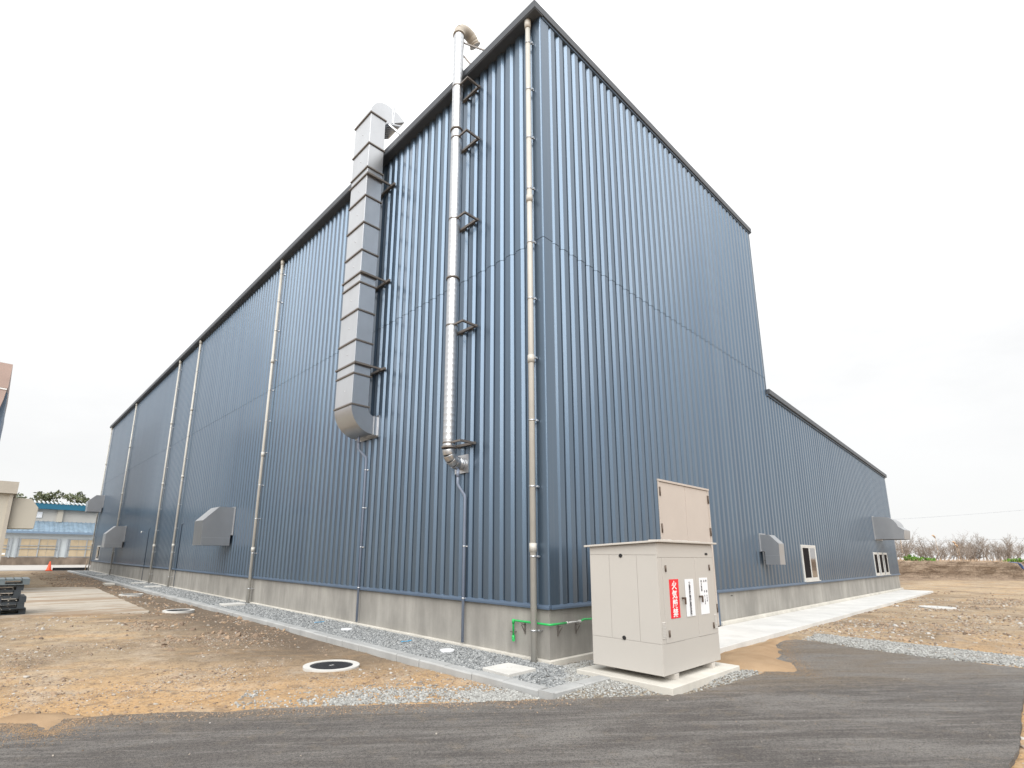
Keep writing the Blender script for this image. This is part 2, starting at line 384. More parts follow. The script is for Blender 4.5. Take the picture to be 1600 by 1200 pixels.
def fbm(x, y, s0, oct=4, seed=0):
    t = 0; a_ = 1; n = 0
    for i in range(oct):
        t = t+a_*vnoise(x*s0+31*i, y*s0+17*i, seed+i); n += a_; a_ *= .5; s0 *= 2.03
    return t/n-.5
def inpoly(px, py, poly):
    c = np.zeros(px.shape, bool); n = len(poly); j = n-1
    for i in range(n):
        (xi, yi), (xj, yj) = poly[i], poly[j]
        k = ((yi > py) != (yj > py)) & (px < (xj-xi)*(py-yi)/((yj-yi) or 1e-9)+xi)
        c ^= k; j = i
    return c

# ================================================================== GROUND
def smooth01(t): t = np.clip(t, 0, 1); return t*t*(3-2*t)
def gh(x, y):
    """height of the bare soil"""
    near = fbm(x, y, 1.3, 4, 3)*.05+fbm(x, y, 6, 3, 9)*.022
    z = -.062+near+fbm(x, y, .25, 2, 5)*.03
    # swale of dug earth beside the kerb, a bit lower
    d = np.exp(-((x+1.95)/.35)**2)*smooth01((y-.3)/2)*smooth01((52-y)/3)
    z = z-.035*d
    dr_ = .51*x+.86*y+1.67; ru = (x < -1.7)*smooth01((-1.7-x)/.6)
    for d0, wd in ((1.25, .13), (2.75, .15), (4.6, .12), (6.1, .13)):
        dd = dr_-d0-fbm(x, y, .35, 2, 88)*.5; z = z+ru*(-.024*np.exp(-(dd/wd)**2)+.012*np.exp(-((np.abs(dd)-wd*1.9)/(wd*.6))**2))*(.5+1.2*(fbm(x, y, .8, 2, 91)+.5))
    right = smooth01((x-2)/4)*smooth01((2-y)/2)
    z = z+right*.025
    # flat where sheets lie on top
    strip = (x > -1.5) & (x < .6) & (y > -1.25) & (y < 50)
    z = np.where(strip, -.09, z)
    z = np.where((x > .1) & (x < 28) & (y > .1) & (y < 50), -.3, z)
    z = np.where((x > 1.6) & (x < 28.6) & (y > -1.3) & (y < .3), -.10, z)
    z = np.where((x < -3.05) & (x > -11.9) & (y > 12.6) & (y < 24.9), -.12, z)
    return z
ASPH = [(-34, 16), (-20, 8.5), (-12, 4.75), (-9, 3.2), (-7.2, 2.3), (-6.2, 1.74), (-5.62, 1.39), (-5.3, 1.28), (-4.73, .9), (-4.46, .63), (-4.13, .52), (-3.59, .16), (-3.09, -.2), (-2.66, -.51), (-2.04, -.95), (-1.29, -1.46), (-.82, -1.76), (-.1, -2.21), (.81, -2.36), (1.83, -2.4), (2.3, -2.3), (3.2, -1.9), (4.3, -1.68), (5.36, -1.6), (5.74, -1.69), (5.75, -2.11), (5.42, -2.94), (5.30, -4.04), (5.33, -4.97), (3.5, -5.02), (1.96, -5.03), (.84, -5.05), (0, -5.04), (-.32, -5.02), (-2, -5.05), (-4.2, -5.3), (-6, -6.3), (-7.6, -8), (-9, -14), (-20, -14), (-34, -4)]
def axis(fine0, fine1, step, far, grow=1.16):
    a_ = list(np.arange(fine0, fine1, step)); d = step; x = a_[-1]; hi = []
    while x < far[1]: d *= grow; x += d; hi.append(x)
    d = step; x = a_[0]; lo = []
    while x > far[0]: d *= grow; x -= d; lo.append(x)
    return np.array(lo[::-1]+a_+hi)
gx_ = axis(-9, 9, .05, (-900, 900), 1.07); gy_ = axis(-6, 9, .05, (-900, 900), 1.05)
X, Y = np.meshgrid(gx_, gy_, indexing='ij'); Z = gh(X, Y)
inas = inpoly(X, Y, [(p[0], p[1]) for p in ASPH])
Z = np.where(inas, np.minimum(Z, -.075), Z)
fade = np.clip(1-(np.hypot(X, Y)-90)/60, 0, 1); Z = Z*fade-.06*(1-fade)
nx_, ny_ = X.shape; I = np.arange(nx_*ny_).reshape(nx_, ny_)
Fq = np.stack([I[:-1, :-1], I[1:, :-1], I[1:, 1:], I[:-1, 1:]], -1).reshape(-1, 4)
ground = arr_mesh('ground', np.stack([X, Y, Z], -1).reshape(-1, 3), Fq, 'soil', True)
tag(ground, 'bare brown and orange soil strewn with stones', kind='structure')

def sheet(name, poly, z, mat, thick=.06, edge=.05, step=.12, jag=.02, seed=1, dome=0):
    """a flat laid sheet with a ragged outline and real thickness"""
    pts = []
    n = len(poly)
    for i in range(n):
        a_, b_ = np.array(poly[i]), np.array(poly[(i+1) % n]); d = np.linalg.norm(b_-a_); k = max(1, min(200, int(d/step)))
        nn = np.array([-(b_-a_)[1], (b_-a_)[0]])/max(d, 1e-6)
        for j in range(k):
            p = a_+(b_-a_)*j/k
            q = p+nn*(float(fbm(np.array(p[0]), np.array(p[1]), 2.1, 4, seed))*2*edge+float(fbm(np.array(p[0]), np.array(p[1]), 14, 2, seed+5))*2*jag)
            pts.append(q)
    mb = MB(); mb.prism([tuple(p) for p in pts], 'z', z-thick, z)
    return mb.build(name, mat)
tag(sheet('asphalt_road', ASPH, -.03, 'asphalt', .05, .03, .1, .010, 4), 'dark new asphalt road with pale scuff marks', kind='structure')
# patch of pale gravel bed and of orange sand
BLOBS = {}
def blob_at(seed, x, y):
    x0, y0, res, hh, sd_ = BLOBS[seed]; i = np.clip(((x-x0)/res+.5).astype(int), 0, hh.shape[0]-1); j = np.clip(((y-y0)/res+.5).astype(int), 0, hh.shape[1]-1)
    return hh[i, j], sd_[i, j]
def blob(name, poly, z, mat, h=.03, seed=3, res=.06, skirt=.25):
    P = np.array(poly); x0, y0 = P.min(0)-.1; x1, y1 = P.max(0)+.1
    xs = np.arange(x0, x1, res); ys = np.arange(y0, y1, res); A, B = np.meshgrid(xs, ys, indexing='ij')
    # distance to outline
    dmin = np.full(A.shape, 1e9)
    for i in range(len(poly)):
        p, q = np.array(poly[i]), np.array(poly[(i+1) % len(poly)]); d = q-p; t = np.clip(((A-p[0])*d[0]+(B-p[1])*d[1])/max(d@d, 1e-9), 0, 1)
        dmin = np.minimum(dmin, np.hypot(A-p[0]-t*d[0], B-p[1]-t*d[1]))
    ins = inpoly(A, B, poly); sd_ = np.where(ins, dmin, -dmin)+fbm(A, B, 2.2, 4, seed)*.22+fbm(A, B, 9, 2, seed+2)*.07
    hh = z-.02+smooth01((sd_+.04)/skirt)*h+fbm(A, B, 2.4, 4, seed+8)*h*.55
    hh = np.where(sd_ < -.04, z-.12, hh)
    BLOBS[seed] = (x0, y0, res, hh, sd_)
    n0, n1 = A.shape; J = np.arange(n0*n1).reshape(n0, n1)
    keep = (sd_[:-1, :-1] > -.1) | (sd_[1:, 1:] > -.1)
    Fb = np.stack([J[:-1, :-1], J[1:, :-1], J[1:, 1:], J[:-1, 1:]], -1)[keep]
    return arr_mesh(name, np.stack([A, B, hh], -1).reshape(-1, 3), Fb.reshape(-1, 4), mat, True)
SANDP = [(1.55, -1.25), (6.6, -1.30), (6.3, -1.55), (5.36, -1.69), (4.56, -1.87), (3.94, -2.1), (3.34, -2.34), (2.97, -2.55), (2.59, -2.72), (2.2, -2.93), (2.05, -2.62), (1.85, -2.32), (1.7, -2.0), (1.6, -1.7)]
tag(blob('sand_patch', SANDP, -.028, 'sand', .075, 3, .05, .5), 'smooth orange sand spilled onto the asphalt beside the walkway', kind='structure')
SANDL = [(-6.5, 1.9), (-6.09, 1.46), (-5.98, 1.1), (-5.84, 1.02), (-5.7, 1.25), (-5.55, 1.5), (-6, 2)]
tag(blob('sand_patch', SANDL, -.028, 'sand', .03, 12, .03, .2), 'small tongue of orange sand lying over the asphalt edge', kind='structure')
GR = [(5.80, -1.75), (7.24, -1.62), (7.08, -2.24), (7.1, -3.24), (6.95, -4.15), (6.82, -4.94), (6.8, -7), (5.35, -7), (5.36, -5), (5.33, -4), (5.45, -2.94), (5.78, -2.11)]
tag(blob('gravel_bed', GR, -.04, 'gravelbedpale', .03, 5, .06), 'pale crushed gravel bed across the end of the asphalt', kind='structure')
GF = [(-1.46, -1.24), (-1.6, -1.15), (-1.28, -1.42), (-.8, -1.74), (-.1, -2.18), (.81, -2.33), (1.75, -2.36), (2.1, -2.4), (1.9, -2.1), (1.72, -2.1), (1.7, -.8), (1.3, -.1), (-.1, -.1), (-1.3, -1.1)]
tag(blob('gravel_bed', GF, -.035, 'gravelbedpale', .05, 6, .05, .35), 'gravel bed around the cabinet pad', kind='structure')
gb = MB(); gb.box(-1.34, -.06, -1.14, 49.9, -.12, -.02); tag(gb.build('gravel_strip_base', 'gravelbed'), 'grey gravel bed between kerb and foundation', kind='structure')

# old concrete slab on the left, with a broken near edge
SL = [(-3.02, 11.72), (-2.86, 18), (-2.72, 24.6), (-3.5, 25.4), (-12, 26), (-12, 12.9), (-8, 13.1), (-6.05, 12.9), (-5.2, 12.4), (-4.3, 12.0)]
tag(sheet('concrete_slab', SL, -.015, 'slab', .12, .06, .2, .04, 21), 'old pale concrete slab with dusty brown stains and broken edge', kind='structure')
pth = MB(); pth.box(-60, 40, 52.5, 73.4, -.2, -.005); tag(pth.build('concrete_road', 'path'), 'pale concrete road in front of the far building', kind='structure')

# stones -------------------------------------------------------------
ph = (1+5**.5)/2
ICO_V = np.array([(-1, ph, 0), (1, ph, 0), (-1, -ph, 0), (1, -ph, 0), (0, -1, ph), (0, 1, ph), (0, -1, -ph), (0, 1, -ph), (ph, 0, -1), (ph, 0, 1), (-ph, 0, -1), (-ph, 0, 1)])/math.sqrt(1+ph*ph)
ICO_F = np.array([(0, 11, 5), (0, 5, 1), (0, 1, 7), (0, 7, 10), (0, 10, 11), (1, 5, 9), (5, 11, 4), (11, 10, 2), (10, 7, 6), (7, 1, 8), (3, 9, 4), (3, 4, 2), (3, 2, 6), (3, 6, 8), (3, 8, 9), (4, 9, 5), (2, 4, 11), (6, 2, 10), (8, 6, 7), (9, 8, 1)])
def stones(name, x, y, z, r, mat, sink=.3):
    n = len(x)
    q = rng.normal(size=(n, 4)); q /= np.linalg.norm(q, axis=1, keepdims=True); a_, b_, c_, d_ = q.T
    Rm = np.stack([1-2*(c_*c_+d_*d_), 2*(b_*c_-a_*d_), 2*(b_*d_+a_*c_), 2*(b_*c_+a_*d_), 1-2*(b_*b_+d_*d_), 2*(c_*d_-a_*b_), 2*(b_*d_-a_*c_), 2*(c_*d_+a_*b_), 1-2*(b_*b_+c_*c_)], -1).reshape(n, 3, 3)
    v = ICO_V[None]*(1+rng.uniform(-.28, .28, (n, 12, 1)))*rng.uniform(.6, 1.15, (n, 1, 3))
    v = np.einsum('nij,nkj->nki', Rm, v)*r[:, None, None]; v[:, :, 2] *= .8
    v[:, :, 0] += x[:, None]; v[:, :, 1] += y[:, None]; v[:, :, 2] += (z+r*(.5-sink))[:, None]
    Fs = (ICO_F[None]+12*np.arange(n)[:, None, None]).reshape(-1, 3)
    o = arr_mesh(name, v.reshape(-1, 3), Fs, mat); return o
def scatter(n, x0, x1, y0, y1, poly=None):
    x = rng.uniform(x0, x1, n); y = rng.uniform(y0, y1, n)
    if poly is not None: k = inpoly(x, y, poly); x, y = x[k], y[k]
    return x, y
xs, ys, rs = [], [], []
for (ya, yb, dens, r0, r1) in ((-1.08, 5, 1500, .011, .024), (5, 12, 900, .014, .028), (12, 25, 420, .02, .035), (25, 49.8, 170, .03, .05)):
    x, y = scatter(int(1.24*(yb-ya)*dens), -1.30, -.07, ya, yb); xs.append(x); ys.append(y); rs.append(rng.uniform(r0, r1, len(x)))
x, y, r = map(np.concatenate, (xs, ys, rs))
tag(stones('gravel', x, y, np.full(len(x), -.018), r, 'gravel'), 'grey crushed gravel along the foundation inside the kerb', kind='stuff')
x, y = scatter(24000, -1.6, 2.1, -2.4, -.1, GF); k = ~((x > -.3) & (x < 1.72) & (y > -2.15) & (y < -.72)); x, y = x[k], y[k]
k = rng.random(len(x)) < np.clip(.85+fbm(x, y, 1.6, 3, 41)*2.2, .1, 1); x, y = x[k], y[k]
hz, sdv = blob_at(6, x, y); k = rng.random(len(x)) < np.clip(.25+sdv*5, 0, 1); x, y, hz = x[k], y[k], hz[k]
tag(stones('gravel', x, y, hz, rng.uniform(.008, .0175, len(x)), 'gravelpale'), 'pale crushed gravel around the cabinet pad', kind='stuff')
x, y = scatter(19000, 5.3, 7.3, -7, -1.55, GR)
hz, sdv = blob_at(5, x, y); k = rng.random(len(x)) < np.clip(.2+sdv*5, 0, 1); x, y, hz = x[k], y[k], hz[k]
tag(stones('gravel', x, y, hz, rng.uniform(.011, .026, len(x)), 'gravelpale'), 'pale crushed gravel across the end of the asphalt', kind='stuff')
# gravel spilled in a band along the road edge on the left
NB = 15000; t = rng.uniform(0, 1, NB); A0 = np.array([-1.35, -1.25]); A1 = np.array([-4.4, .85]); d = rng.gamma(1.7, .15, NB)-.02
nn = np.array([.55, .83])
x = A0[0]+(A1-A0)[0]*t+nn[0]*d; y = A0[1]+(A1-A0)[1]*t+nn[1]*d
k = (x < -1.52) & (rng.random(len(x)) < np.clip(.95-.75*t+fbm(x, y, 2, 3, 77)*2.2, .03, 1)) & ~inpoly(x, y, ASPH); x, y = x[k], y[k]
tag(stones('gravel', x, y, gh(x, y), rng.uniform(.008, .021, len(x)), 'gravelpale'), 'loose pale gravel scattered in a band along the asphalt edge', kind='stuff')
# pebbles and clods over the soil
def dirt_scatter(name, n, box, size, mat, label, thr=.35, zoff=0):
    x, y = scatter(n, *box); k = rng.random(len(x)) < np.clip(thr+fbm(x, y, .8, 4, 55)*2.6, .02, 1); x, y = x[k], y[k]
    k = ~inpoly(x, y, ASPH) & ~((x > -1.53) & (x < 28.3) & (y > -1.35)) & ~inpoly(x, y, SANDP) & ~((x < -2.8) & (x > -12) & (y > 12.2) & (y < 25.5))
    x, y = x[k], y[k]; r = np.minimum(size*np.exp(rng.normal(0, .55, len(x))), size*4.5)
    return tag(stones(name, x, y, gh(x, y)+zoff, r, mat, .45), label, kind='stuff')
dirt_scatter('pebbles', 36000, (-8, -1.5, -1.2, 8), .0062, 'pebble', 'small pebbles strewn over the soil left of the kerb', .22)
dirt_scatter('soil_clods', 16000, (-8, -1.5, -1.2, 10), .008, 'clod', 'crumbled soil clods left of the kerb')
dirt_scatter('pebbles', 7000, (-9, -1.5, 8, 24), .016, 'pebble', 'pebbles over the soil further along the kerb', .3)
dirt_scatter('soil_clods', 9000, (-4, -1.5, 5, 48), .02, 'clod', 'soil clods in the dug strip beside the kerb', .45)
dirt_scatter('pebbles', 22000, (6.6, 24, -9, -1.35), .014, 'pebble', 'pebbles strewn over the soil right of the walkway', .4)
dirt_scatter('soil_clods', 15000, (6.6, 30, -10, -1.35), .016, 'clod', 'soil clods right of the walkway', .4)
dirt_scatter('pebbles', 2600, (-2.5, 6, -6.6, -5.03), .012, 'pebble', 'pebbles beside the right edge of the asphalt', .5)
x, y = scatter(150, -6, 5.2, -5, 1.5, ASPH)
tag(stones('pebbles', x, y, np.full(len(x), -.029), rng.uniform(.004, .011, len(x)), 'pebble', .2), 'few loose pebbles on the asphalt', kind='stuff')
gxs, gys, gzs = [], [], []
t = rng.uniform(0, 1, 3500); x = -6.6+(5.3)*t; y = 1.95+(-1.46-1.95)*t+rng.normal(0, .13, 3500); x = x+rng.normal(0, .10, 3500)
k = inpoly(x, y, ASPH); x, y = x[k], y[k]
tag(stones('soil_crumbs', x, y, np.full(len(x), -.0295), np.abs(rng.normal(0, .004, len(x)))+.002, 'clod', .3), 'soil crumbs spilled over the left edge of the asphalt', kind='stuff')
for sd_k, rad in ((3, .5), (12, .3)):
    x0, y0, res, hh, sdm = BLOBS[sd_k]
    x = rng.uniform(x0-.3, x0+res*hh.shape[0]+.4, 60000); y = rng.uniform(y0-.3, y0+res*hh.shape[1]+.3, 60000)
    dv = np.full(len(x), 9.0)
    P = np.array(SANDP if sd_k == 3 else SANDL)
    for i in range(len(P)):
        p, q = P[i], P[(i+1) % len(P)]; d = q-p; t = np.clip(((x-p[0])*d[0]+(y-p[1])*d[1])/max(d@d, 1e-9), 0, 1); dv = np.minimum(dv, np.hypot(x-p[0]-t*d[0], y-p[1]-t*d[1]))
    k = (rng.random(len(x)) < .8*np.exp(-dv/.10)) & inpoly(x, y, ASPH) & (~inpoly(x, y, P.tolist()) | (dv < .1)); gxs.append(x[k]); gys.append(y[k])
x = np.concatenate(gxs)[:9000]; y = np.concatenate(gys)[:9000]
tag(stones('sand_grains', x, y, np.full(len(x), -.0295), rng.uniform(.002, .005, len(x)), 'sand', .3), 'loose orange sand feathering out over the asphalt', kind='stuff')
# some bigger rocks on the soil
bx = np.array([-5.2, -4.9, -3.95, -3.3, -2.05, -1.9, -4.6, -5.9, -3.0, -3.7, -6.3, -4.2, -2.2, -2.9]); by = np.array([2.3, 1.65, 1.3, 1.25, 1.25, 1.5, 5.9, 4.2, .7, 3.4, 4.9, 7.7, .35, 4.6])
tag(stones('stones', bx, by, gh(bx, by), rng.uniform(.022, .045, len(bx)), 'pebble', .4), 'fist sized stones lying on the bare soil', kind='stuff')

# kerb ----------------------------------------------------------------
kb = thing('kerb', 'low grey concrete kerb of single stones edging the gravel strip', None, (0, 0, 0))
kb['kind'] = 'structure'
prof = [(-.105, -.16), (.095, -.16), (.095, .015), (.08, .028), (-.085, .028), (-.105, .008)]
first = None
def kstone(x, y, rot, ln=.592):
    global first
    if first is None:
        mb = MB(); mb.prism(prof, 'y', -ln/2, ln/2); first = mb.build('kerb_stone', 'kerb', kb)
        o = first
    else:
        o = first.copy(); COL.objects.link(o); o.parent = kb
    o.location = (x+rng.uniform(-.006, .006), y, rng.uniform(-.004, .004)); o.rotation_euler = (0, 0, rot+rng.uniform(-.006, .006))
for i in range(85): kstone(-1.39, -.76+.6*i, 0)
for i in range(2): kstone(-1.18+.6*i+.02, -1.18, -PI/2)
mb = MB(); mb.box(-1.495, -1.485+.0, -1.275, -1.06, -.16, .03)
cs = MB(); cs.prism([(-1.495, -1.285), (-1.46, -1.285), (-1.46, -1.06), (-1.495, -1.06)], 'z', -.16, .03); cs.build('kerb_stone', 'kerb', kb)

# walkway --------------------------------------------------------------
wk = thing('walkway', 'pale concrete walkway of slabs along the right wall', None); wk['kind'] = 'structure'
xe = 1.9
while xe < 27.8:
    nxt = min(xe+2.6, 27.9); mb = MB(); mb.box(xe+.004, nxt-.004, -1.32, -.11, -.12, .048); mb.build('paving_slab', 'walk', wk, .006); xe = nxt

# ================================================================== WAREHOUSE
L_, W1, W2 = 50.0, 10.99, 28.24
topR = lambda x: 12.40+.0246*x
topL = lambda x: 6.78-.0497*(x-W1)
wh = thing('warehouse', 'large dark blue ribbed metal warehouse with a tall front block and a lower wing', 'warehouse', (0, 0, 0))
mb = MB(); mb.box(0, .2, 0, L_, -.3, .79); mb.box(.2, 3.5, 0, .2, -.3, .79); mb.box(6.03, W2, 0, .2, -.3, .79); mb.box(W2-.2, W2, .2, L_, -.3, .79)
mb.build('foundation', 'fdn', wh)
mb = MB(); mb.box(-.085, -.002, -.085, L_, -.2, .028); mb.box(-.002, 3.43, -.085, -.002, -.2, .028); mb.box(6.095, W2+.08, -.10, -.002, -.2, .125)
mb.build('base_ledge', 'ledge', wh, .008)
# siding panels: two ribs per panel
PL, PR = .545, .5395
HV, HS, HD, HG = .060, .048, .044, .010      # valley, shoulder, rib height, half slot
def panel(pw, ztop, z0, out=0, end=0):
    p = pw/2; c_ = p-HV-2*HS; pts = []
    for k in range(2):
        o = k*p
        pts += [(o+.0004 if k == 0 else o, -.02), (o+HG, -.018), (o+HG+.002, .002), (o+HV/2, .002), (o+HV/2+HS, HD), (o+HV/2+HS+c_, HD), (o+p-HV/2, .002), (o+p-HG-.002, .002), (o+p-HG, -.018)]
    pts += [(pw-.0004, -.02)]
    pts = [(a_, b_+out) for a_, b_ in pts]
    n = len(pts); vs = []; fs = []
    for (s_, d_) in pts:
        zt = ztop(s_)
        vs += [(s_, d_, z0), (s_, d_, zt), (s_, -.028, z0), (s_, -.028, zt)]
    for i in range(n-1):
        a_, b_ = 4*i, 4*(i+1)
        fs += [(a_, b_, b_+1, a_+1), (a_+2, a_+3, b_+3, b_+2), (a_, a_+2, b_+2, b_), (a_+1, b_+1, b_+3, a_+3)]
    fs += [(0, 1, 3, 2), (4*n-4, 4*n-2, 4*n-1, 4*n-3)]
    return vs, fs
def left_panel(z0, z1, out):
    vs, fs = panel(PL, lambda s_: z1, z0, out); mb = MB(); mb.add([(-d_, s_, z) for s_, d_, z in vs], fs); return mb
SEAM = 7.29
for (z0, z1, out) in ((.80, SEAM-.009, 0), (SEAM-.003, 12.33, .006)):
    o0 = left_panel(z0, z1, out).build('siding_panel', 'blue', wh)
    for i in range(91):
        o = o0 if i == 0 else o0.copy()
        if i: COL.objects.link(o); o.parent = wh
        o.location = (0, .17+PL*i, 0)
def right_panel(x0, ztop, z0, out):
    vs, fs = panel(PR, lambda s_: ztop(x0+s_), z0, out); mb = MB(); mb.add([(s_, -d_, z) for s_, d_, z in vs], fs); return mb
o0 = None
for i in range(20):
    x0 = .21+PR*i
    if o0 is None: o0 = right_panel(0, lambda s_: SEAM-.009, .80, 0).build('siding_panel', 'blue', wh); o = o0
    else: o = o0.copy(); COL.objects.link(o); o.parent = wh
    o.location = (x0, 0, 0)
    u_ = right_panel(x0, lambda s_: topR(s_)-.04, SEAM-.003, .006).build('siding_panel', 'blue', wh); u_.location = (x0, 0, 0)
for i in range(32):
    x0 = W1+.012+PR*(i-.0); 
    u_ = right_panel(x0, lambda s_: topL(s_)-.02, .80, 0).build('siding_panel', 'blue', wh); u_.location = (x0, 0, 0)
# sheathing behind the panels, closed shell
mb = MB()
mb.box(.03, .13, .03, L_, .79, 12.3)
mb.prism([(.12, .79), (W1, .79), (W1, topR(W1)-.06), (.13, topR(0)-.06)], 'y', .03, .13)
mb.prism([(W1, .79), (W2-.02, .79), (W2-.02, topL(W2)-.04), (W1, topL(W1)-.04)], 'y', .03, .13)
mb.build('wall_backing', 'dark', wh)
mb = MB(); mb.prism([(.12, 6.0), (L_, 6.0), (L_, 12.6), (.12, 12.6)], 'x', W1-.1, W1+.0); mb.build('wing_side_wall', 'blue', wh)
mb = MB(); mb.box(W2-.02, W2+.02, .0, L_, .79, topL(W2)-.02); mb.build('end_wall', 'blue', wh)
mb = MB(); mb.prism([(.12, .79), (W2-.02, .79), (W2-.02, topL(W2)), (W1, topL(W1)), (W1, topR(W1)), (.12, topR(0))], 'y', L_-.02, L_+.05); mb.build('rear_wall', 'blue', wh)
# corner trims
cp = [(-.047, .172), (-.047, -.017), (-.041, -.033), (-.033, -.041), (-.017, -.047), (.212, -.047), (.212, 0), (.02, .01), (.01, .02), (0, .172)]
mb = MB(); mb.prism(cp, 'z', .80, SEAM-.009); mb.build('corner_trim', 'blue', wh)
mb = MB(); mb.prism([(x-.005 if x < 0 else x, y-.005 if y < 0 else y) for x, y in cp], 'z', SEAM-.003, 12.33); mb.build('corner_trim', 'blue', wh)
mb = MB(); mb.box(-.04, 0, .17+PL*91+.001, L_+.05, .8, 12.33); mb.build('corner_trim', 'blue', wh)
mb = MB(); mb.box(W2-.05, W2+.045, -.045, -.004, .8, topL(W2)); mb.build('corner_trim', 'blue', wh)
mb = MB(); mb.box(W1-.03, W1+.012, -.048, .05, 6.86, topR(W1)-.05); mb.build('corner_trim', 'blue', wh)
# base flashing
fp = [(0, .845), (.055, .835), (.065, .80), (.065, .772), (.06, .768), (.0, .795)]
mb = MB(); mb.prism([(-d_, z) for d_, z in fp], 'y', -.05, L_); mb.build('base_flashing', 'blue_trim', wh)
mb = MB(); mb.prism([(-d_, z) for d_, z in fp], 'x', .001, 3.53); mb.prism([(-d_, z) for d_, z in fp], 'x', 6.0, W2+.05); mb.build('base_flashing', 'blue_trim', wh)
# eave gutter on the long side
mb = MB(); mb.prism([(0, 12.31), (-.235, 12.31), (-.24, 12.325), (-.255, 12.33), (-.26, 12.50), (-.24, 12.50), (-.235, 12.35), (0, 12.35)], 'y', -.085, L_+.2)
mb.build('eave_gutter', 'roof_trim', wh)
def slope_prism(mb, x0, x1, z0, z1, y0, y1, h0, h1):
    """box that follows a sloping edge; z0,z1 = reference heights at x0,x1; h0,h1 = bottom and top offsets"""
    return mb.add([(x0, y0, z0+h0), (x1, y0, z1+h0), (x1, y1, z1+h0), (x0, y1, z0+h0), (x0, y0, z0+h1), (x1, y0, z1+h1), (x1, y1, z1+h1), (x0, y1, z0+h1)],
                  [(0, 1, 2, 3), (4, 7, 6, 5), (0, 4, 5, 1), (1, 5, 6, 2), (2, 6, 7, 3), (3, 7, 4, 0)])
mb = MB(); slope_prism(mb, -.255, W1+.12, topR(-.255), topR(W1+.12), -.095, .05, -.06, .105)
mb.build('gable_flashing', 'roof_trim', wh)
mb = MB(); slope_prism(mb, .0, W1+.05, topR(0), topR(W1+.05), -.066, .0, -.115, -.062); mb.build('gable_moulding', 'blue_trim', wh)
mb = MB(); slope_prism(mb, -.23, W1+.1, topR(-.23), topR(W1+.1), .052, L_+.1, -.03, .03); mb.build('roof_deck', 'roof_trim', wh)
mb = MB(); mb.box(W1+.0, W1+.13, .052, L_+.1, topR(W1)-.16, topR(W1)-.04); mb.build('ridge_flashing', 'roof_trim', wh)
xa, xb = W1+.014, W2+.16
mb = MB(); slope_prism(mb, xa, xb, topL(xa), topL(xb), -.13, .05, -.03, .13); mb.build('wing_flashing', 'roof_trim', wh)
mb = MB(); slope_prism(mb, xa, W2+.05, topL(xa), topL(W2+.05), -.075, .0, -.09, -.032); mb.build('wing_moulding', 'blue_trim', wh)
mb = MB(); slope_prism(mb, xa, xb, topL(xa), topL(xb), .052, L_+.1, 0, .06); mb.build('wing_roof', 'roof_trim', wh)
# double door
mb = MB(); D0, D1, DT = 3.55, 5.98, 3.16
mb.box(D0, D0+.05, -.062, .05, .05, DT); mb.box(D1-.05, D1, -.062, .05, .05, DT); mb.box(D0-.01, D1+.01, -.075, .05, DT, DT+.045); mb.box(D0+.05, D1-.05, -.02, .04, .05, DT)
dd = mb.build('double_door', 'door', wh, .004)
dm = (D0+D1)/2
for (xa_, xb_, ht) in ((D0+.056, dm-.006, D0), (dm+.006, D1-.056, D1)):
    mb = MB(); mb.box(xa_, xb_, -.05, -.0205, .10, DT-.006); mb.build('door_leaf', 'door', dd, .004)
    for z in (.35, 1.98+.1, 2.85):
        mb = MB(); hx = ht+.055 if ht == D0 else ht-.055
        mb.box(hx-.032, hx+.032, -.068, -.0505, z, z+.19); mb.tube([(hx, -.07, z), (hx, -.07, z+.19)], .013, 8); mb.build('hinge', 'brown', dd)
mb = MB(); mb.box(dm+.03, dm+.06, -.09, -.05, 1.0, 1.25); mb.build('door_handle', 'alu', dd)
mb = MB(); mb.box(5.985, 6.09, -.055, .1, .05, .765); mb.box(3.44, 3.545, -.055, .1, -.02, .79); mb.build('jamb_flashing', 'blue_trim', wh)
mb = MB(); mb.box(6.9, 6.99, -.012, .02, .665, .68); mb.build('anchor_slot', 'dark', wh)
# windows
def window(x0, x1, z0, z1, sashes, horiz=True, lab=None):
    """sashes: list of (a0,a1,material)"""
    fr = .055; mb = MB()
    d0, d1 = .0, .068
    def bx(a0, a1, zz0, zz1, e0, e1):
        if horiz: mb.box(a0, a1, -e1, -e0, zz0, zz1)
        else: mb.box(-e1, -e0, a0, a1, zz0, zz1)
    bx(x0, x0+fr, z0, z1, d0, d1); bx(x1-fr, x1, z0, z1, d0, d1); bx(x0+fr, x1-fr, z0, z0+fr, d0, d1); bx(x0+fr, x1-fr, z1-fr, z1, d0, d1); bx(x0-.02, x1+.02, z0-.03, z0-.002, d0, d1+.04)
    wn = mb.build('window', 'alu', wh, .003)
    if lab: wn['label'] = lab
    for (a0, a1, mt) in sashes:
        mb = MB(); f2 = .04
        bx(a0, a0+f2, z0+fr, z1-fr, .045, .062); bx(a1-f2, a1, z0+fr, z1-fr, .045, .062); bx(a0+f2, a1-f2, z0+fr, z0+fr+f2, .045, .062); bx(a0+f2, a1-f2, z1-fr-f2, z1-fr, .045, .062)
        mb.build('sash', 'alu', wn)
        mb = MB(); bx(a0+f2, a1-f2, z0+fr+f2, z1-fr-f2, .047, .054); mb.build('screen' if mt == 'screen' else 'pane', mt, wn)
window(12.58, 14.08, .87, 2.01, [(12.636, 13.36, 'screen'), (13.37, 14.024, 'glass')], True, 'two part sliding window with dark insect screen on its left half')
for x0 in (22.80, 23.84, 24.88): window(x0, x0+.80, .86, 1.87, [(x0+.056, x0+.744, 'screen')])
window(45.85, 47.4, .93, 2.02, [(45.906, 46.62, 'screen'), (46.63, 47.344, 'glass')], False, 'small window at the far end of the long wall')

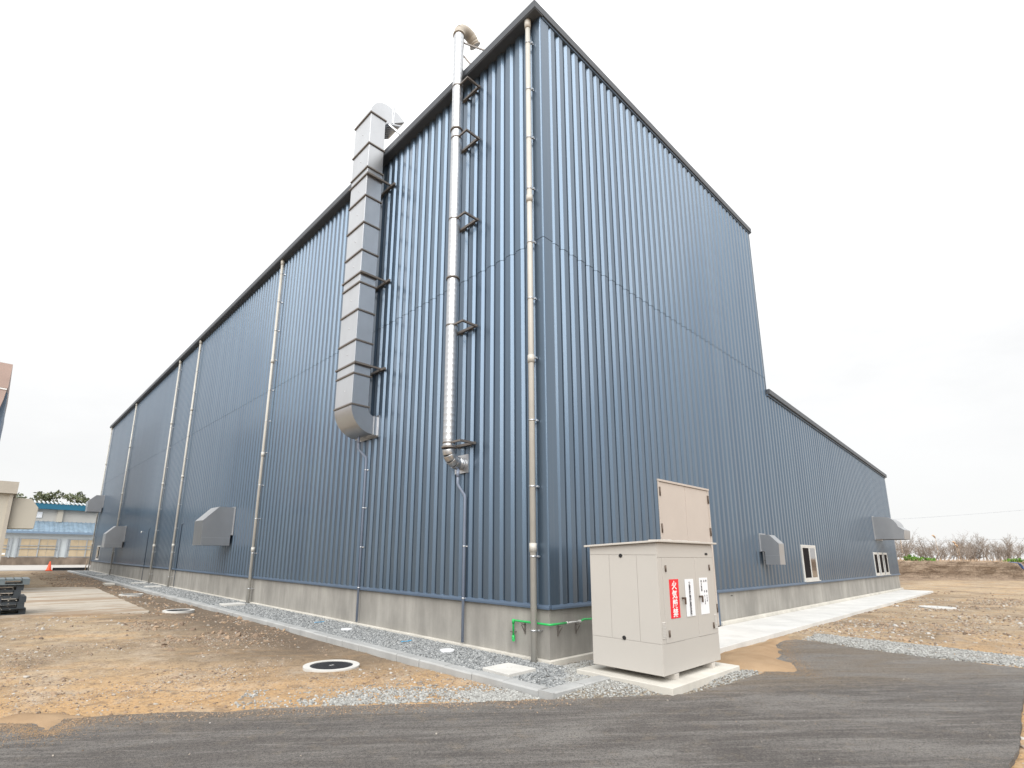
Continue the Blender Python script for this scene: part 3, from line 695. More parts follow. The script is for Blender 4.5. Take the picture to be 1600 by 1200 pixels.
# ================================================================== WALL-HUNG EQUIPMENT
def downpipe(y, label, cpl):
    x = -.14; t_ = thing('downpipe', label, 'downpipe', (x, y, 0), 'beige downpipes down the long wall')
    mb = MB(); mb.tube([(x, y, -.12), (x, y, 12.17)], .050, 16); mb.build('pipe', 'pipe', t_)
    for z in cpl:
        mb = MB(); mb.tube([(x, y, z-.07), (x, y, z+.07)], .061, 16); mb.build('coupling', 'pipe', t_)
    mb = MB(); mb.tube([(x, y, 12.12), (x, y, 12.22), (x, y, 12.315)], [.06, .066, .066], 16); mb.build('outlet_socket', 'pipe', t_)
    z = .45
    while z < 12.1:
        mb = MB(); mb.tube([(x, y, z-.012), (x, y, z+.012)], .0575, 16); mb.bar((x+.03, y-.03, z), (.03 if z < .8 else -.02, y-.075, z), .016); mb.bar((x+.05, y-.055, z), (x+.05, y-.085, z), .03); mb.build('pipe_clamp', 'clip', t_); z += 1.13
downpipe(.2, 'beige downpipe at the near corner of the blue warehouse', (1.72, 4.95, 8.15))
downpipe(12.55, 'beige downpipe just left of the square steel duct, in front of the larger vent hood', (1.7, 4.9, 8.3))
downpipe(22.97, 'beige downpipe behind the nearest long-wall vent hood, right one of a close pair', (1.9, 5.2, 8.6))
downpipe(26.95, 'beige downpipe left one of the close pair, beside the dark thin conduit', (1.9, 5.2, 8.6))
downpipe(39.1, 'beige downpipe partly hidden by the middle vent hood', (2.2, 5.6, 9.0))
downpipe(49.7, 'thin beige downpipe at the far end of the long wall', (2.2, 5.6, 9.0))

# square duct
t_ = thing('exhaust_duct', 'tall square steel exhaust duct with flanged joints rising past the eave', 'duct', (-.575, 5.71, 4.4))
X0, X1, Y0, Y1 = -.80, -.35, 5.29, 6.13
fz = [13.30, 12.32, 11.58, 11.36, 10.72, 9.93, 9.14, 8.50, 8.24, 7.5, 6.7, 6.10, 5.84, 5.07]
for i in range(len(fz)-1):
    mb = MB(); mb.box(X0, X1, Y0, Y1, fz[i+1]+.002, fz[i]-.002)
    for k in (.28, .62):     # pin heads
        pass
    zc = (fz[i]+fz[i+1])/2
    if fz[i]-fz[i+1] > .4: mb.tube([(X0+.01, 5.68, zc), (X0-.014, 5.68, zc)], .014, 8)
    mb.build('duct_section', 'steel', t_, .006)
for z in fz:
    mb = MB(); e = .028
    mb.box(X0-e, X1+e, Y0-e, Y0-.002, z-.017, z+.017); mb.box(X0-e, X1+e, Y1+.002, Y1+e, z-.017, z+.017); mb.box(X0-e, X0-.002, Y0-.002, Y1+.002, z-.017, z+.017); mb.box(X1+.002, X1+e, Y0-.002, Y1+.002, z-.017, z+.017)
    mb.build('flange', 'bracket', t_)
# lower elbow
cx_, cz_ = -.17, 5.05; po = [(cx_+.63*math.cos(a_), cz_+.63*math.sin(a_)) for a_ in np.linspace(PI, 1.5*PI, 17)]
pi_ = [(cx_+.18*math.cos(a_), cz_+.18*math.sin(a_)) for a_ in np.linspace(1.5*PI, PI, 9)]
mb = MB(); mb.prism(po+pi_, 'y', Y0, Y1); eb = mb.build('lower_elbow', 'dull', t_)
mb = MB(); mb.box(-.17+.002, -.045, Y0-.004, Y1+.004, 4.416, 4.874); mb.build('wall_collar', 'steel', t_)
mb = MB(); mb.box(-.175, -.155, Y0-.02, Y1+.02, 4.40, 4.89); mb.box(-.066, -.047, Y0-.05, Y1+.05, 4.37, 4.92); mb.build('wall_flange', 'dull', t_)
# top weather hood: curved sheet shell open at the mouth
ao = [(-.30+.5*math.cos(a_), 13.32+.53*math.sin(a_)) for a_ in np.linspace(PI, R(68), 16)]+[(.06, 13.80), (.26, 13.67)]
inn = [(-.345, 13.32), (-.33, 13.30)]
def sheet_strip(mb, pl, y0, y1, th=.006):
    n = len(pl); vs = []
    for (x, z) in pl: vs += [(x, y0, z), (x, y1, z)]
    for (x, z) in pl: vs += [(x+.004, y0, z-th), (x+.004, y1, z-th)]
    fs = []
    for i in range(n-1):
        fs += [(2*i, 2*i+1, 2*i+3, 2*i+2), (2*n+2*i, 2*n+2*i+2, 2*n+2*i+3, 2*n+2*i+1), (2*i, 2*i+2, 2*n+2*i+2, 2*n+2*i), (2*i+1, 2*n+2*i+1, 2*n+2*i+3, 2*i+3)]
    fs += [(0, 2*n, 2*n+1, 1), (2*n-2, 2*n-1, 4*n-1, 4*n-2)]
    return mb.add(vs, fs, False)
mb = MB(); sheet_strip(mb, ao, Y0, Y1)
side = [(-.80, 13.32)]+ao[1:]+[(-.32, 13.24), (-.34, 13.318)]
mb.prism(side, 'y', Y0-.003, Y0+.004); mb.prism(side, 'y', Y1-.004, Y1+.003)
mb.box(-.345, -.325, Y0+.004, Y1-.004, 13.20, 13.32); wh_ = mb.build('weather_hood', 'steel', t_)
mb = MB(); mb.bar((-.30, Y0+.02, 13.28), (-.30, Y1-.02, 13.28), .02)
for k in range(7): mb.bar((-.30, Y0+.06+k*.12, 13.275), (.22, Y0+.06+k*.12, 13.665), .008)
mb.build('mouth_grille', 'dull', wh_)
mb = MB(); mb.bar((-.28, Y0-.03, 13.24), (.12, Y0-.03, 13.42), .035); mb.bar((-.1, Y0-.03, 13.3), (-.1, Y0-.03, 13.92), .03); mb.bar((-.26, Y0-.02, 13.24), (.55, Y0-.45, 12.58), .04); mb.bar((-.26, Y1+.02, 13.24), (.55, Y1+.4, 12.58), .04)
mb.build('roof_stay', 'clip', t_)
for z in (11.36, 8.50, 6.10):
    mb = MB(); mb.bar((X0-.03, Y0-.05, z), (-.04, Y0-.05, z), .045); mb.bar((X0-.03, Y1+.05, z), (-.04, Y1+.05, z), .045); mb.bar((-.08, Y0-.22, z-.02), (-.08, Y1+.22, z-.02), .06)
    mb.build('wall_bracket', 'bracket', t_)
# round spiral duct
t_ = thing('spiral_duct', 'slim round galvanised spiral duct with gooseneck top and elbow into the wall', 'duct', (-.40, 2.10, 3.2))
RX, RY, RR = -.40, 2.10, .117
pl = []; rr = []; z = 3.62
while z < 13.42:
    for dz, dr in ((0, 0), (.012, .0022), (.024, 0)):
        pl.append((RX, RY, z+dz)); rr.append(RR+dr)
    z += .125
mb = MB(); mb.tube(pl, rr, 28); mb.build('duct_pipe', 'galv', t_)
def seg_elbow(name, c, r, a0, a1, nseg, mat, tail=0, rad=RR+.006, first_=None):
    pts = [(c[0]+r*math.cos(a_), RY, c[1]+r*math.sin(a_)) for a_ in np.linspace(a0, a1, nseg+1)]
    o = None
    for i in range(nseg):
        p, q = Vector(pts[i]), Vector(pts[i+1]); d = (q-p)
        mb = MB(); mb.tube([p-d*.08, p+d*.0, q-d*.0, q+d*.08], [rad, rad+.002, rad+.002, rad], 24, True); mb.build(name, mat, t_)
seg_elbow('elbow_segment', (RX+.24, 3.56), .24, PI, 1.5*PI, 4, 'dull')
mb = MB(); mb.tube([(-.17, RY, 3.32), (-.045, RY, 3.32)], RR, 24); mb.tube([(-.165, RY, 3.32), (-.14, RY, 3.32)], RR+.018, 24); mb.build('wall_stub', 'steel', t_)
mb = MB(); mb.box(-.068, -.048, RY-.2, RY+.2, 3.14, 3.50); mb.build('wall_plate', 'galv', t_)
seg_elbow('gooseneck_segment', (RX+.25, 13.42), .25, PI, R(42), 6, 'beigetrim', 0, RR+.008)
pe = Vector((RX+.25+.25*math.cos(R(42)), RY, 13.42+.25*math.sin(R(42)))); de = Vector((math.sin(R(42)), 0, -math.cos(R(42))))
mb = MB(); mb.tube([pe, pe+de*.10], RR+.004, 24); mb.tube([pe+de*.09, pe+de*.115], RR+.02, 24); mb.build('gooseneck_mouth', 'beigetrim', t_)
for z in (13.40, 10.77, 7.16, 3.60):
    mb = MB(); mb.tube([(RX, RY, z-.018), (RX, RY, z+.018)], RR+.022, 28); mb.build('joint_ring', 'bracket' if z != 13.40 else 'beigetrim', t_)
for z in (11.92, 10.55, 8.53, 6.11, 3.69):
    mb = MB(); mb.tube([(RX, RY, z-.014), (RX, RY, z+.014)], RR+.008, 24)
    ya, yb = 1.74, 2.46; xf = RX-.02
    mb.bar((-.075, ya-.03, z), (-.075, 2.33, z), .05); mb.bar((-.1, ya, z), (xf+.02, ya, z), .04); mb.bar((-.1, 2.29, z), (-.28, 2.15, z), .04); mb.bar((xf, ya-.02, z), (xf, RY-RR, z), .035)
    for yy in (ya+.1, ya+.42): mb.tube([(-.065, yy, z-.055), (-.065, yy, z-.02)], .012, 6)
    mb.build('wall_bracket', 'bracket', t_)
mb = MB(); mb.bar((RX+.1, RY-.03, 13.25), (.12, 1.25, 12.52), .028); mb.bar((RX+.1, RY, 12.95), (-.1, 1.86, 12.48), .028); mb.build('roof_stay', 'bracket', t_)
# drains under the ducts
def drain(y, zt, label, off):
    t_ = thing('drain_pipe', label, 'drain pipe', (-.09, y, .1), 'grey blue drain pipes under the ducts')
    xo = off; mb = MB(); mb.tube([(xo, y+.0, zt), (xo, y, zt-.28), (xo+.02, y-.005, zt-.33), (-.10, y-.1, zt-.50), (-.085, y-.1, zt-.56), (-.085, y-.1, .06)], .026, 12); mb.build('pipe', 'drain', t_)
    mb = MB(); mb.tube([(xo, y, zt-.02), (xo, y, zt-.16)], .032, 12); mb.build('socket', 'drain', t_)
    z = .82
    while z < zt-.6:
        mb = MB(); mb.tube([(-.085, y-.1, z-.012), (-.085, y-.1, z+.012)], .030, 12); mb.bar((-.06, y-.115, z), (-.03, y-.15, z), .02); mb.build('pipe_clamp', 'clip', t_); z += .93
drain(5.80, 4.43, 'grey blue drain pipe under the square duct', -.27)
drain(2.06, 3.21, 'grey blue drain pipe under the round duct', -.19)
for (y, z1, lab) in ((29.2, 2.83, 'thin dark conduit left of the close pair of downpipes'), (22.3, 2.86, 'thin dark conduit right of the close pair of downpipes')):
    mb = MB(); mb.tube([(-.06, y, -.05), (-.06, y, z1), (-.05, y-.02, z1+.03), (-.05, y-.35, z1+.04)], .015, 8); tag(mb.build('conduit', 'conduit'), lab, 'conduit', 'thin conduits low on the long wall')
mb = MB(); mb.tube([(-.035, 31.1, 2.72), (-.09, 31.1, 2.72)], .06, 14); tag(mb.build('wall_lamp', 'alu'), 'tiny pale round fitting on the long wall beside the dark conduit', 'wall fitting')
# vent hoods
def hood(t_, pts, a0, a1, wallax, mat, lip, flange, mesh_col='dark'):
    """pts: side outline (d,z) from the wall; a0,a1: extent along the wall; wallax 'y' (long wall) or 'x' (right wall)"""
    sg = (lambda P: [(-d, z) for d, z in P])
    mb = MB(); n = len(pts)
    # closed side plates and skin made of thin sheets
    ax = 'y' if wallax == 'y' else 'x'
    mb.prism(sg(pts), ax, a0, a0+.004); mb.build('side_plate', mat, t_); mb = MB(); mb.prism(sg(pts), ax, a1-.004, a1); mb.build('side_plate', mat, t_)
    mb = MB()
    for i in range(lip[0], lip[1]):
        (d0, z0), (d1, z1) = pts[i], pts[i+1]
        t = .004; v = Vector((d1-d0, z1-z0)).normalized(); nx, nz = v.y*t, -v.x*t
        q = [(d0, z0), (d1, z1), (d1-nx, z1-nz), (d0-nx, z0-nz)]
        mb.prism(sg(q), ax, a0+.0045, a1-.0045)
    mb.build('hood_skin', mat, t_)
    f0, f1, f2, f3 = flange; mb = MB()
    if ax == 'y': mb.box(-.07, -.047, f0, f1, f2, f3)
    else: mb.box(f0, f1, -.07, -.047, f2, f3)
    mb.build('wall_flange', 'galv', t_)
    mb = MB(); zb = min(z for d, z in pts); dm_ = max(d for d, z in pts)
    if ax == 'y': mb.box(-dm_+.03, -.12, a0+.02, a1-.02, zb+.10, zb+.115)
    else: mb.box(a0+.02, a1-.02, -dm_+.03, -.12, zb+.10, zb+.115)
    mb.build('bird_mesh', mesh_col, t_)
hp = [(.06, 3.22), (.61, 3.22), (1.10, 2.71), (1.09, 2.10), (1.09, 1.84), (.13, 1.84), (.13, 2.22), (.06, 2.22)]
def vent(y0, y1, dz, label, sc=1):
    t_ = thing('vent_hood', label, 'vent hood', (-.04, y0, 1.84+dz), 'sheet steel vent hoods on the long wall')
    hood(t_, [(d*(sc if d > .2 else 1), z+dz) for d, z in hp], y0, y1, 'y', 'dull', (0, 4), (y0-.05, y1+.05, 2.20+dz, 3.26+dz))
    mb = MB(); mb.box(-1.094*sc, -1.091*sc, y0, y1, 2.10+dz, 2.125+dz); mb.box(-1.09*sc, -.13, y0-.004, y0-.001, 2.10+dz, 2.12+dz); mb.build('seam_strip', 'steel', t_)
vent(15.0, 16.02, 0, 'sheet steel vent hood on the long wall nearest the camera')
vent(36.2, 37.25, 0, 'sheet steel vent hood on the long wall in front of a downpipe, middle one')
vent(48.0, 49.1, 2.92, 'sheet steel vent hood high at the far end of the long wall')
t_ = thing('vent_hood', 'small steel vent hood with sloping top on the right wall, left of the sliding window', 'vent hood', (9.03, -.04, 1.41))
hood(t_, [(.06, 2.22), (.31, 2.20), (.53, 1.965), (.52, 1.66), (.52, 1.41), (.16, 1.41), (.16, 1.76), (.06, 1.76)], 9.02, 9.43, 'x', 'dull', (0, 4), (9.0, 9.46, 1.75, 2.25))
mb = MB(); mb.box(9.0-.004+.02, 9.017, -.52, -.16, 1.64, 1.655); mb.build('seam_strip', 'steel', t_)
t_ = thing('vent_hood', 'large rounded sheet steel vent hood near the far end of the right wall', 'vent hood', (23.65, -.04, 2.46))
cv = [(.06, 3.52)]+[(.45+.52*math.sin(a_), 2.96+.53*math.cos(a_)) for a_ in np.linspace(0, R(82), 9)]+[(1.17, 2.88), (1.13, 2.47), (.06, 2.47)]
hood(t_, cv, 23.65, 25.2, 'x', 'dull', (0, 11), (23.62, 25.23, 2.44, 3.55))
# green pipe on the foundation
t_ = thing('green_pipe', 'bright green pipe bent around the foundation corner on small brackets', 'pipe', (0, 0, .3))
mb = MB(); mb.tube([(-.07, .71, .27), (-.07, .71, .535), (-.07, .70, .55), (-.07, .66, .552), (-.07, .0, .552), (-.065, -.06, .552), (0, -.07, .552), (.36, -.07, .552)], .017, 10); mb.build('pipe', 'green', t_)
mb = MB(); mb.tube([(.68, -.07, .552), (.72, -.07, .556), (.80, -.07, .575), (.86, -.07, .57), (1.4, -.07, .55)], .017, 10); mb.tube([(-.07, .71, .25), (-.07, .71, .32)], .026, 10); mb.tube([(-.07, .71, .26), (-.12, .66, .255)], .024, 10); mb.tube([(-.07, .71, .50), (-.07, .71, .57)], .024, 10); mb.build('pipe_end', 'green', t_)
mb = MB(); mb.tube([(.34, -.07, .552), (.70, -.07, .552)], .014, 10); mb.tube([(.33, -.07, .552), (.37, -.07, .552)], .024, 8); mb.tube([(.66, -.07, .552), (.70, -.07, .552)], .024, 8); mb.build('pipe_joint', 'alu', t_)
for (p, dx, dy) in (((-.02, .50, .50), -1, 0), ((.18, -.02, .50), 0, -1), ((.64, -.02, .50), 0, -1)):
    mb = MB(); a_ = Vector(p); o_ = Vector((dx, dy, 0))
    mb.bar(a_+o_*.0, a_+o_*.09+Vector((0, 0, .02)), .016); mb.bar(a_+Vector((0, 0, -.14)), a_+Vector((0, 0, .04)), .018); mb.bar(a_+Vector((0, 0, -.12)), a_+o_*.08, .012); mb.build('pipe_bracket', 'bracket', t_)
mb = MB(); mb.bar((0, .71, .37), (-.09, .71, .37), .014); mb.bar((-.07, .66, .37), (-.07, .78, .37), .016); mb.build('pipe_bracket', 'bracket', t_)

# ================================================================== CABINET
t_ = thing('cabinet_pad', 'pale concrete pad under the cream cabinet', 'concrete pad', (.7, -1.43, 0))
mb = MB(); mb.box(-.30, 1.72, -2.15, -.72, -.15, .052); mb.build('pad', 'ledge', t_, .01)
CX0, CX1, CY0, CY1, CB, CT = -.14, 1.53, -1.96, -.90, .125, 1.785
cb = thing('utility_cabinet', 'large cream steel utility cabinet with two doors and sloping lid', 'cabinet', (.7, -1.43, .05))
rf_ = lambda y: 1.80-.055*(y-CY0)
mb = MB(); mb.prism([(CY0, CB), (CY1, CB), (CY1, rf_(CY1)-.02), (CY0, rf_(CY0)-.02)], 'x', CX0, CX1); body = mb.build('body', 'cream', cb, .006)
mb = MB(); mb.prism([(CY0-.06, rf_(CY0-.06)-.018), (CY1+.06, rf_(CY1+.06)-.018), (CY1+.06, rf_(CY1+.06)+.008), (CY0-.06, rf_(CY0-.06)+.008)], 'x', CX0-.06, CX1+.06); lid = mb.build('lid', 'creamdark', cb, .004)
for x in (.22, .68, 1.08):
    mb = MB(); mb.box(x-.02, x+.02, CY0-.03, CY0+.3, 1.806, 1.828); mb.build('lifting_lug', 'creamdark', lid)
# seams as recessed joints: thin dark-lined gaps between raised sheet panels
def front(x0, x1, z0, z1, e=.006): mb.box(x0, x1, CY0-e, CY0-.0005, z0, z1)
def sidep(y0, y1, z0, z1, e=.006): mb.box(CX0-e, CX0-.0005, y0, y1, z0, z1)
g = .003
mb = MB(); front(-.134, CX1-.006, CB+.006, .505-g); mb.build('front_skirt', 'cream', cb, .002)
mb = MB(); front(-.134, CX1-.006, 1.585+g, 1.77); mb.build('front_header', 'cream', cb, .002)
mb = MB(); front(-.134, -.03-g, .505+g, 1.585-g); front(.485+g, .91-g, .505+g, 1.585-g); front(1.385+g, CX1-.006, .505+g, 1.585-g); mb.build('front_post', 'cream', cb, .002)
for (a0, a1, hx, hd) in ((-.03, .485, .04, .46), (.91, 1.385, 1.36, .98)):
    mb = MB(); mb.box(a0+.001, a1-.001, CY0-.010, CY0-.0005, .508, 1.582); dr = mb.build('door', 'cream', cb, .002)
    for z in (.62, 1.44):
        mb = MB(); mb.tube([(hx, CY0-.02, z-.04), (hx, CY0-.02, z+.045)], .011, 8); mb.box(hx-.014, hx+.014, CY0-.02, CY0-.0105, z-.03, z+.035); mb.build('hinge', 'brown', dr)
    mb = MB(); mb.tube([(hd, CY0-.01, 1.045), (hd, CY0-.045, 1.045)], .013, 8); mb.bar((hd-.03, CY0-.045, 1.05), (hd+.03, CY0-.045, 1.05), .018); mb.bar((hd+.022, CY0-.045, 1.05), (hd+.022, CY0-.045, .965), .02); mb.build('handle', 'brown', dr)
for (a0, a1) in ((-.125, -.04), (1.415, 1.49)):
    mb = MB()
    for k in range(11): mb.prism([(CY0-.006, .575+k*.0185), (CY0-.015, .575+k*.0185), (CY0-.006, .59+k*.0185)], 'x', a0, a1)
    mb.build('louvre', 'cream', cb)
mb = MB(); sidep(CY0+.006, CY1-.006, CB+.006, .505-g); mb.build('side_skirt', 'cream', cb, .002)
mb = MB(); sidep(CY0+.006, CY1-.006, 1.615+g, 1.735); mb.build('side_header', 'cream', cb, .002)
for (a0, a1) in ((CY0+.006, -1.66-g), (-1.66+g, -1.23-g), (-1.23+g, CY1-.006)):
    mb = MB(); sidep(a0, a1, .505+g, 1.615-g); mb.build('side_panel', 'cream', cb, .002)
for z in (1.605, .53):
    mb = MB(); mb.tube([(CX0-.004, -1.42, z), (CX0-.016, -1.42, z)], .026, 18); mb.build('rubber_plug', 'black', cb)
mb = MB(); mb.box(1.27, 1.30, CY0-.014, CY0-.006, 1.625, 1.655); mb.box(1.305, 1.345, CY0-.014, CY0-.006, 1.625, 1.655); mb.build('name_plate', 'black', cb)
for (x, y) in ((.18, CY0+.02), (1.27, CY0+.02), (.18, CY1-.15), (1.27, CY1-.15)):
    mb = MB(); mb.box(x-.05, x+.05, y-.03, y+.13, .053, CB-.001); mb.build('foot', 'creamdark', cb)
# signs with lettering
def text_mesh(body, size, x, z, y, mat, parent, spacing=1.0, sx=1.0, bold=0, name='lettering'):
    cu = bpy.data.curves.new('lettering', 'FONT'); cu.body = '\n'.join(body); cu.size = size; cu.align_x = 'CENTER'; cu.space_line = spacing; cu.offset = bold; cu.extrude = .0006; cu.resolution_u = 3
    ob = bpy.data.objects.new('lettering', cu); COL.objects.link(ob)
    bpy.context.view_layer.update()
    dg = bpy.context.evaluated_depsgraph_get(); me = bpy.data.meshes.new_from_object(ob.evaluated_get(dg))
    bpy.data.objects.remove(ob); bpy.data.curves.remove(cu)
    n = len(me.vertices)
    if n == 0: return None
    co = np.empty(n*3, np.float32); me.vertices.foreach_get('co', co); co = co.reshape(-1, 3)
    px, py, pz = co[:, 0].copy(), co[:, 1].copy(), co[:, 2].copy()
    px = (px-(px.min()+px.max())/2)*sx
    off = LOC[parent.name]
    new = np.stack([px+x-off[0], -pz+y-off[1], py-py.max()+z-off[2]], -1)
    me.vertices.foreach_set('co', new.astype(np.float32).ravel()); me.update(); me.materials.clear(); me.materials.append(M[mat])
    for p in me.polygons: p.material_index = 0
    me.name = name; o = bpy.data.objects.new(name, me); COL.objects.link(o); o.parent = parent; LOC[o.name] = off
    return o, float(py.max()-py.min())
def sign(x0, x1, z0, z1, mat, label):
    s_ = thing('sign', label, 'sign', ((x0+x1)/2, CY0-.012, z0))
    mb = MB(); mb.box(x0, x1, CY0-.0145, CY0-.0105, z0, z1); mb.build('sign_face', mat, s_); return s_
s_ = sign(.12, .372, .80, 1.30, 'red', 'red sign with four large white characters on the left cabinet door')
text_mesh('火気厳禁', .118, .246, 1.278, CY0-.0155, 'wletter', s_, 1.0, 1.2, .0025)
s_ = sign(.56, .815, .795, 1.292, 'white', 'white sign with a single column of black characters between the two cabinet doors')
text_mesh('少量危険物貯蔵取扱所', .053, .688, 1.262, CY0-.0155, 'ink', s_, .86, 1.15, .001)
s_ = sign(1.005, 1.265, .795, 1.30, 'white', 'white sign with three columns of small black characters on the right cabinet door')
text_mesh('種　　　別', .036, 1.215, 1.27, CY0-.0155, 'ink', s_, 1.0, 1.1, .0006)
text_mesh('品　　　名', .036, 1.145, 1.27, CY0-.0155, 'ink', s_, 1.0, 1.1, .0006)
text_mesh('最大数量', .040, 1.06, 1.27, CY0-.0155, 'ink', s_, 1.0, 1.1, .0008)
text_mesh('第四類', .030, 1.215, 1.06, CY0-.0155, 'ink', s_, 1.15, 1.0, 0)
text_mesh('第三石油類', .027, 1.145, 1.06, CY0-.0155, 'ink', s_, 1.0, 1.0, 0)

# ================================================================== COVERS AND MANHOLES
def manhole(x, y, z, r, label, lid='iron', ring='cover', grp='round manholes in the soil'):
    t_ = thing('manhole', label, 'manhole', (x, y, z), grp)
    mb = MB(); mb.disc(x, y, z-.08, z+.018, r, 48, r*.765); mb.build('ring', ring, t_)
    mb = MB(); mb.disc(x, y, z-.06, z+.010, r*.758, 48); ld = mb.build('lid', lid, t_)
    if lid == 'iron':
        mb = MB(); q = r*.06
        for i in range(-11, 12):
            for j in range(-11, 12):
                if math.hypot(i, j)*q < r*.66 and (i+j) % 2 == 0: mb.box(x+i*q-q*.33, x+i*q+q*.33, y+j*q-q*.33, y+j*q+q*.33, z+.0102, z+.014)
        mb.build('tread_pattern', lid, ld)['kind'] = 'stuff'
        mb = MB(); mb.box(x-.035, x+.035, y-.014, y+.014, z+.0142, z+.0165); mb.build('badge', 'alu', ld)
gm = lambda x, y: float(gh(np.array(x), np.array(y)))
manhole(-2.52, 2.14, -.055, .41, 'round manhole with dark iron lid and white ring, nearest the asphalt')
manhole(-2.33, 11.66, -.03, .40, 'round manhole with grey ring beside the corner of the concrete slab')
manhole(-2.22, 19.1, -.03, .40, 'round manhole farthest along the kerb beside the slab')
manhole(17.6, -2.6, -.03, .5, 'pale round manhole cover in the soil right of the walkway', 'walk', 'walk', None)
t_ = thing('drain_cover', 'raised square concrete drain cover beside the corner downpipe', 'drain cover', (-.87, 0, 0))
mb = MB(); mb.prism([(-1.17, .27), (-.64, .27), (-.62, -.26), (-1.20, -.28)], 'z', -.1, .036); cv_ = mb.build('cover', 'cover', t_, .008)
mb = MB(); mb.disc(-.9, 0, .0362, .04, .04, 20, .028); mb.build('lifting_eye', 'alu', cv_)
for (x, y, r, lab) in ((-.58, 1.78, .125, 'small white round drain cap in the gravel nearest the corner'), (-.65, 5.12, .12, 'small white round drain cap in the gravel below the square duct')):
    mb = MB(); mb.disc(x, y, -.05, .016, r, 32); tag(mb.build('round_drain_cover', 'white', None, .004, (0, 0, 0)), lab, 'drain cap', 'round caps in the gravel')
for (x, y, lab) in ((-.75, 12.1, 'pale rectangular concrete cover in the gravel below the second downpipe'), (-.72, 23.1, 'pale rectangular concrete cover in the gravel below the close downpipe pair, right one'), (-.65, 26.6, 'pale rectangular concrete cover in the gravel below the close downpipe pair, left one'), (-.65, 38.6, 'farthest pale rectangular concrete cover in the gravel')):
    mb = MB(); mb.box(x-.3, x+.3, y-.27, y+.27, -.08, .05); tag(mb.build('drain_cover', 'cover', None, .008), lab, 'drain cover', 'rectangular covers in the gravel')
for (x, y, lab) in ((-.6, 2.95, 'scrap of blue marking tape in the gravel below the round duct'), (-.59, 6.52, 'scrap of blue marking tape in the gravel left of the square duct')):
    mb = MB()
    for k in range(4): mb.bar((x-.12+k*.06, y+.02*math.sin(k*2.1), .012), (x-.06+k*.06, y+.02*math.sin(k*2.1+2.1), .02), .035, .004)
    tag(mb.build('marking_tape', 'bluemark'), lab, 'tape', 'blue tape scraps in the gravel')
# ================================================================== PALLETS
def pallet(x, y, z, rot, label, mat):
    t_ = thing('pallet', label, 'pallet', (x, y, z), 'plastic pallets stacked at the left edge')
    W, D, H = 1.1, 1.1, .148; top = MB()
    for k in range(7): top.box(-W/2+.0+k*.16, -W/2+.135+k*.16, -D/2, D/2, H-.025, H)
    top.box(-W/2, W/2, -D/2, -D/2+.09, H-.045, H-.0255); top.box(-W/2, W/2, D/2-.09, D/2, H-.045, H-.0255); top.box(-W/2, W/2, -.05, .05, H-.045, H-.0255)
    def add(mb, nm):
        LOC['tmp'] = (0, 0, 0); o = mb.build(nm, mat, None); o.parent = t_; return o
    add(top, 'top_deck')
    bot = MB(); bot.box(-W/2, W/2, -D/2, -D/2+.1, 0, .02); bot.box(-W/2, W/2, D/2-.1, D/2, 0, .02); bot.box(-W/2, -W/2+.1, -D/2+.1, D/2-.1, 0, .02); bot.box(W/2-.1, W/2, -D/2+.1, D/2-.1, 0, .02); add(bot, 'bottom_frame')
    for i in (-1, 0, 1):
        for j in (-1, 0, 1):
            b = MB(); b.box(i*(W/2-.07)-.07, i*(W/2-.07)+.07, j*(D/2-.07)-.07, j*(D/2-.07)+.07, .0205, H-.0457); add(b, 'block')
    t_.rotation_euler = (0, 0, rot)
for i, (dx, dy, rot, lab, mt) in enumerate((( .03, .12, .03, 'charcoal plastic pallet at the bottom of its stack', 'plastic'), (0, 0, -.02, 'charcoal plastic pallet second from the bottom of its stack', 'plastic'), (.0, .0, .015, 'charcoal plastic pallet third from the bottom of its stack', 'plastic'), (-.11, .02, -.02, 'charcoal plastic pallet fourth from the bottom of its stack', 'plastic'), (-.10, .0, .03, 'charcoal plastic pallet just under the grey top pallet', 'plastic'), (.01, -.06, .0, 'grey plastic pallet topmost of its stack', 'plasticpale'))):
    pallet(-6.17+dx, 13.37+dy, -.012+i*.1495, rot, lab, mt)

# ================================================================== BACKGROUND, LEFT
YF = 73.7
t_ = thing('far_building', 'pale grey blue building with boarded windows and a teal roof edge', 'building', (-1, YF, 0))
mb = MB(); mb.box(-30, 14, YF, YF+9, -.2, .85); mb.build('base_wall', 'fbase', t_)
mb = MB(); mb.box(-30, 14, YF+.05, YF+9, .85, 3.8); mb.build('lower_wall', 'fwall', t_)
rp = MB(); rp.prism([(YF-.55, 3.72), (YF+3.4, 5.05), (YF+3.4, 4.9), (YF-.55, 3.6)], 'x', -30, 14); lr = rp.build('lower_roof', 'froof', t_)
for k in range(60):
    x = -16+k*.46; mb = MB(); sl = (5.05-3.72)/3.95
    mb.add([(x, YF-.55, 3.725), (x+.07, YF-.55, 3.725), (x+.07, YF+3.38, 5.055), (x, YF+3.38, 5.055), (x, YF-.55, 3.80), (x+.07, YF-.55, 3.80), (x+.07, YF+3.38, 5.13), (x, YF+3.38, 5.13)], [(0, 1, 2, 3), (4, 7, 6, 5), (0, 4, 5, 1), (1, 5, 6, 2), (2, 6, 7, 3), (3, 7, 4, 0)]); mb.build('roof_rib', 'froof', lr)
mb = MB(); mb.box(-30, 14, YF-.62, YF-.551, 3.5, 3.74); mb.build('eave_gutter', 'bluegrey', t_)
mb = MB(); mb.box(-30, 14, YF+3.4, YF+9, 4.6, 6.95); mb.build('upper_wall', 'fupper', t_)
s0 = (YF+3.4+5.48)/(YF+5.48)
mb = MB(); mb.box(-30, 14, YF+2.7, YF+9.4, 6.5, 7.15); mb.build('roof_fascia', 'fteal', t_)
mb = MB()
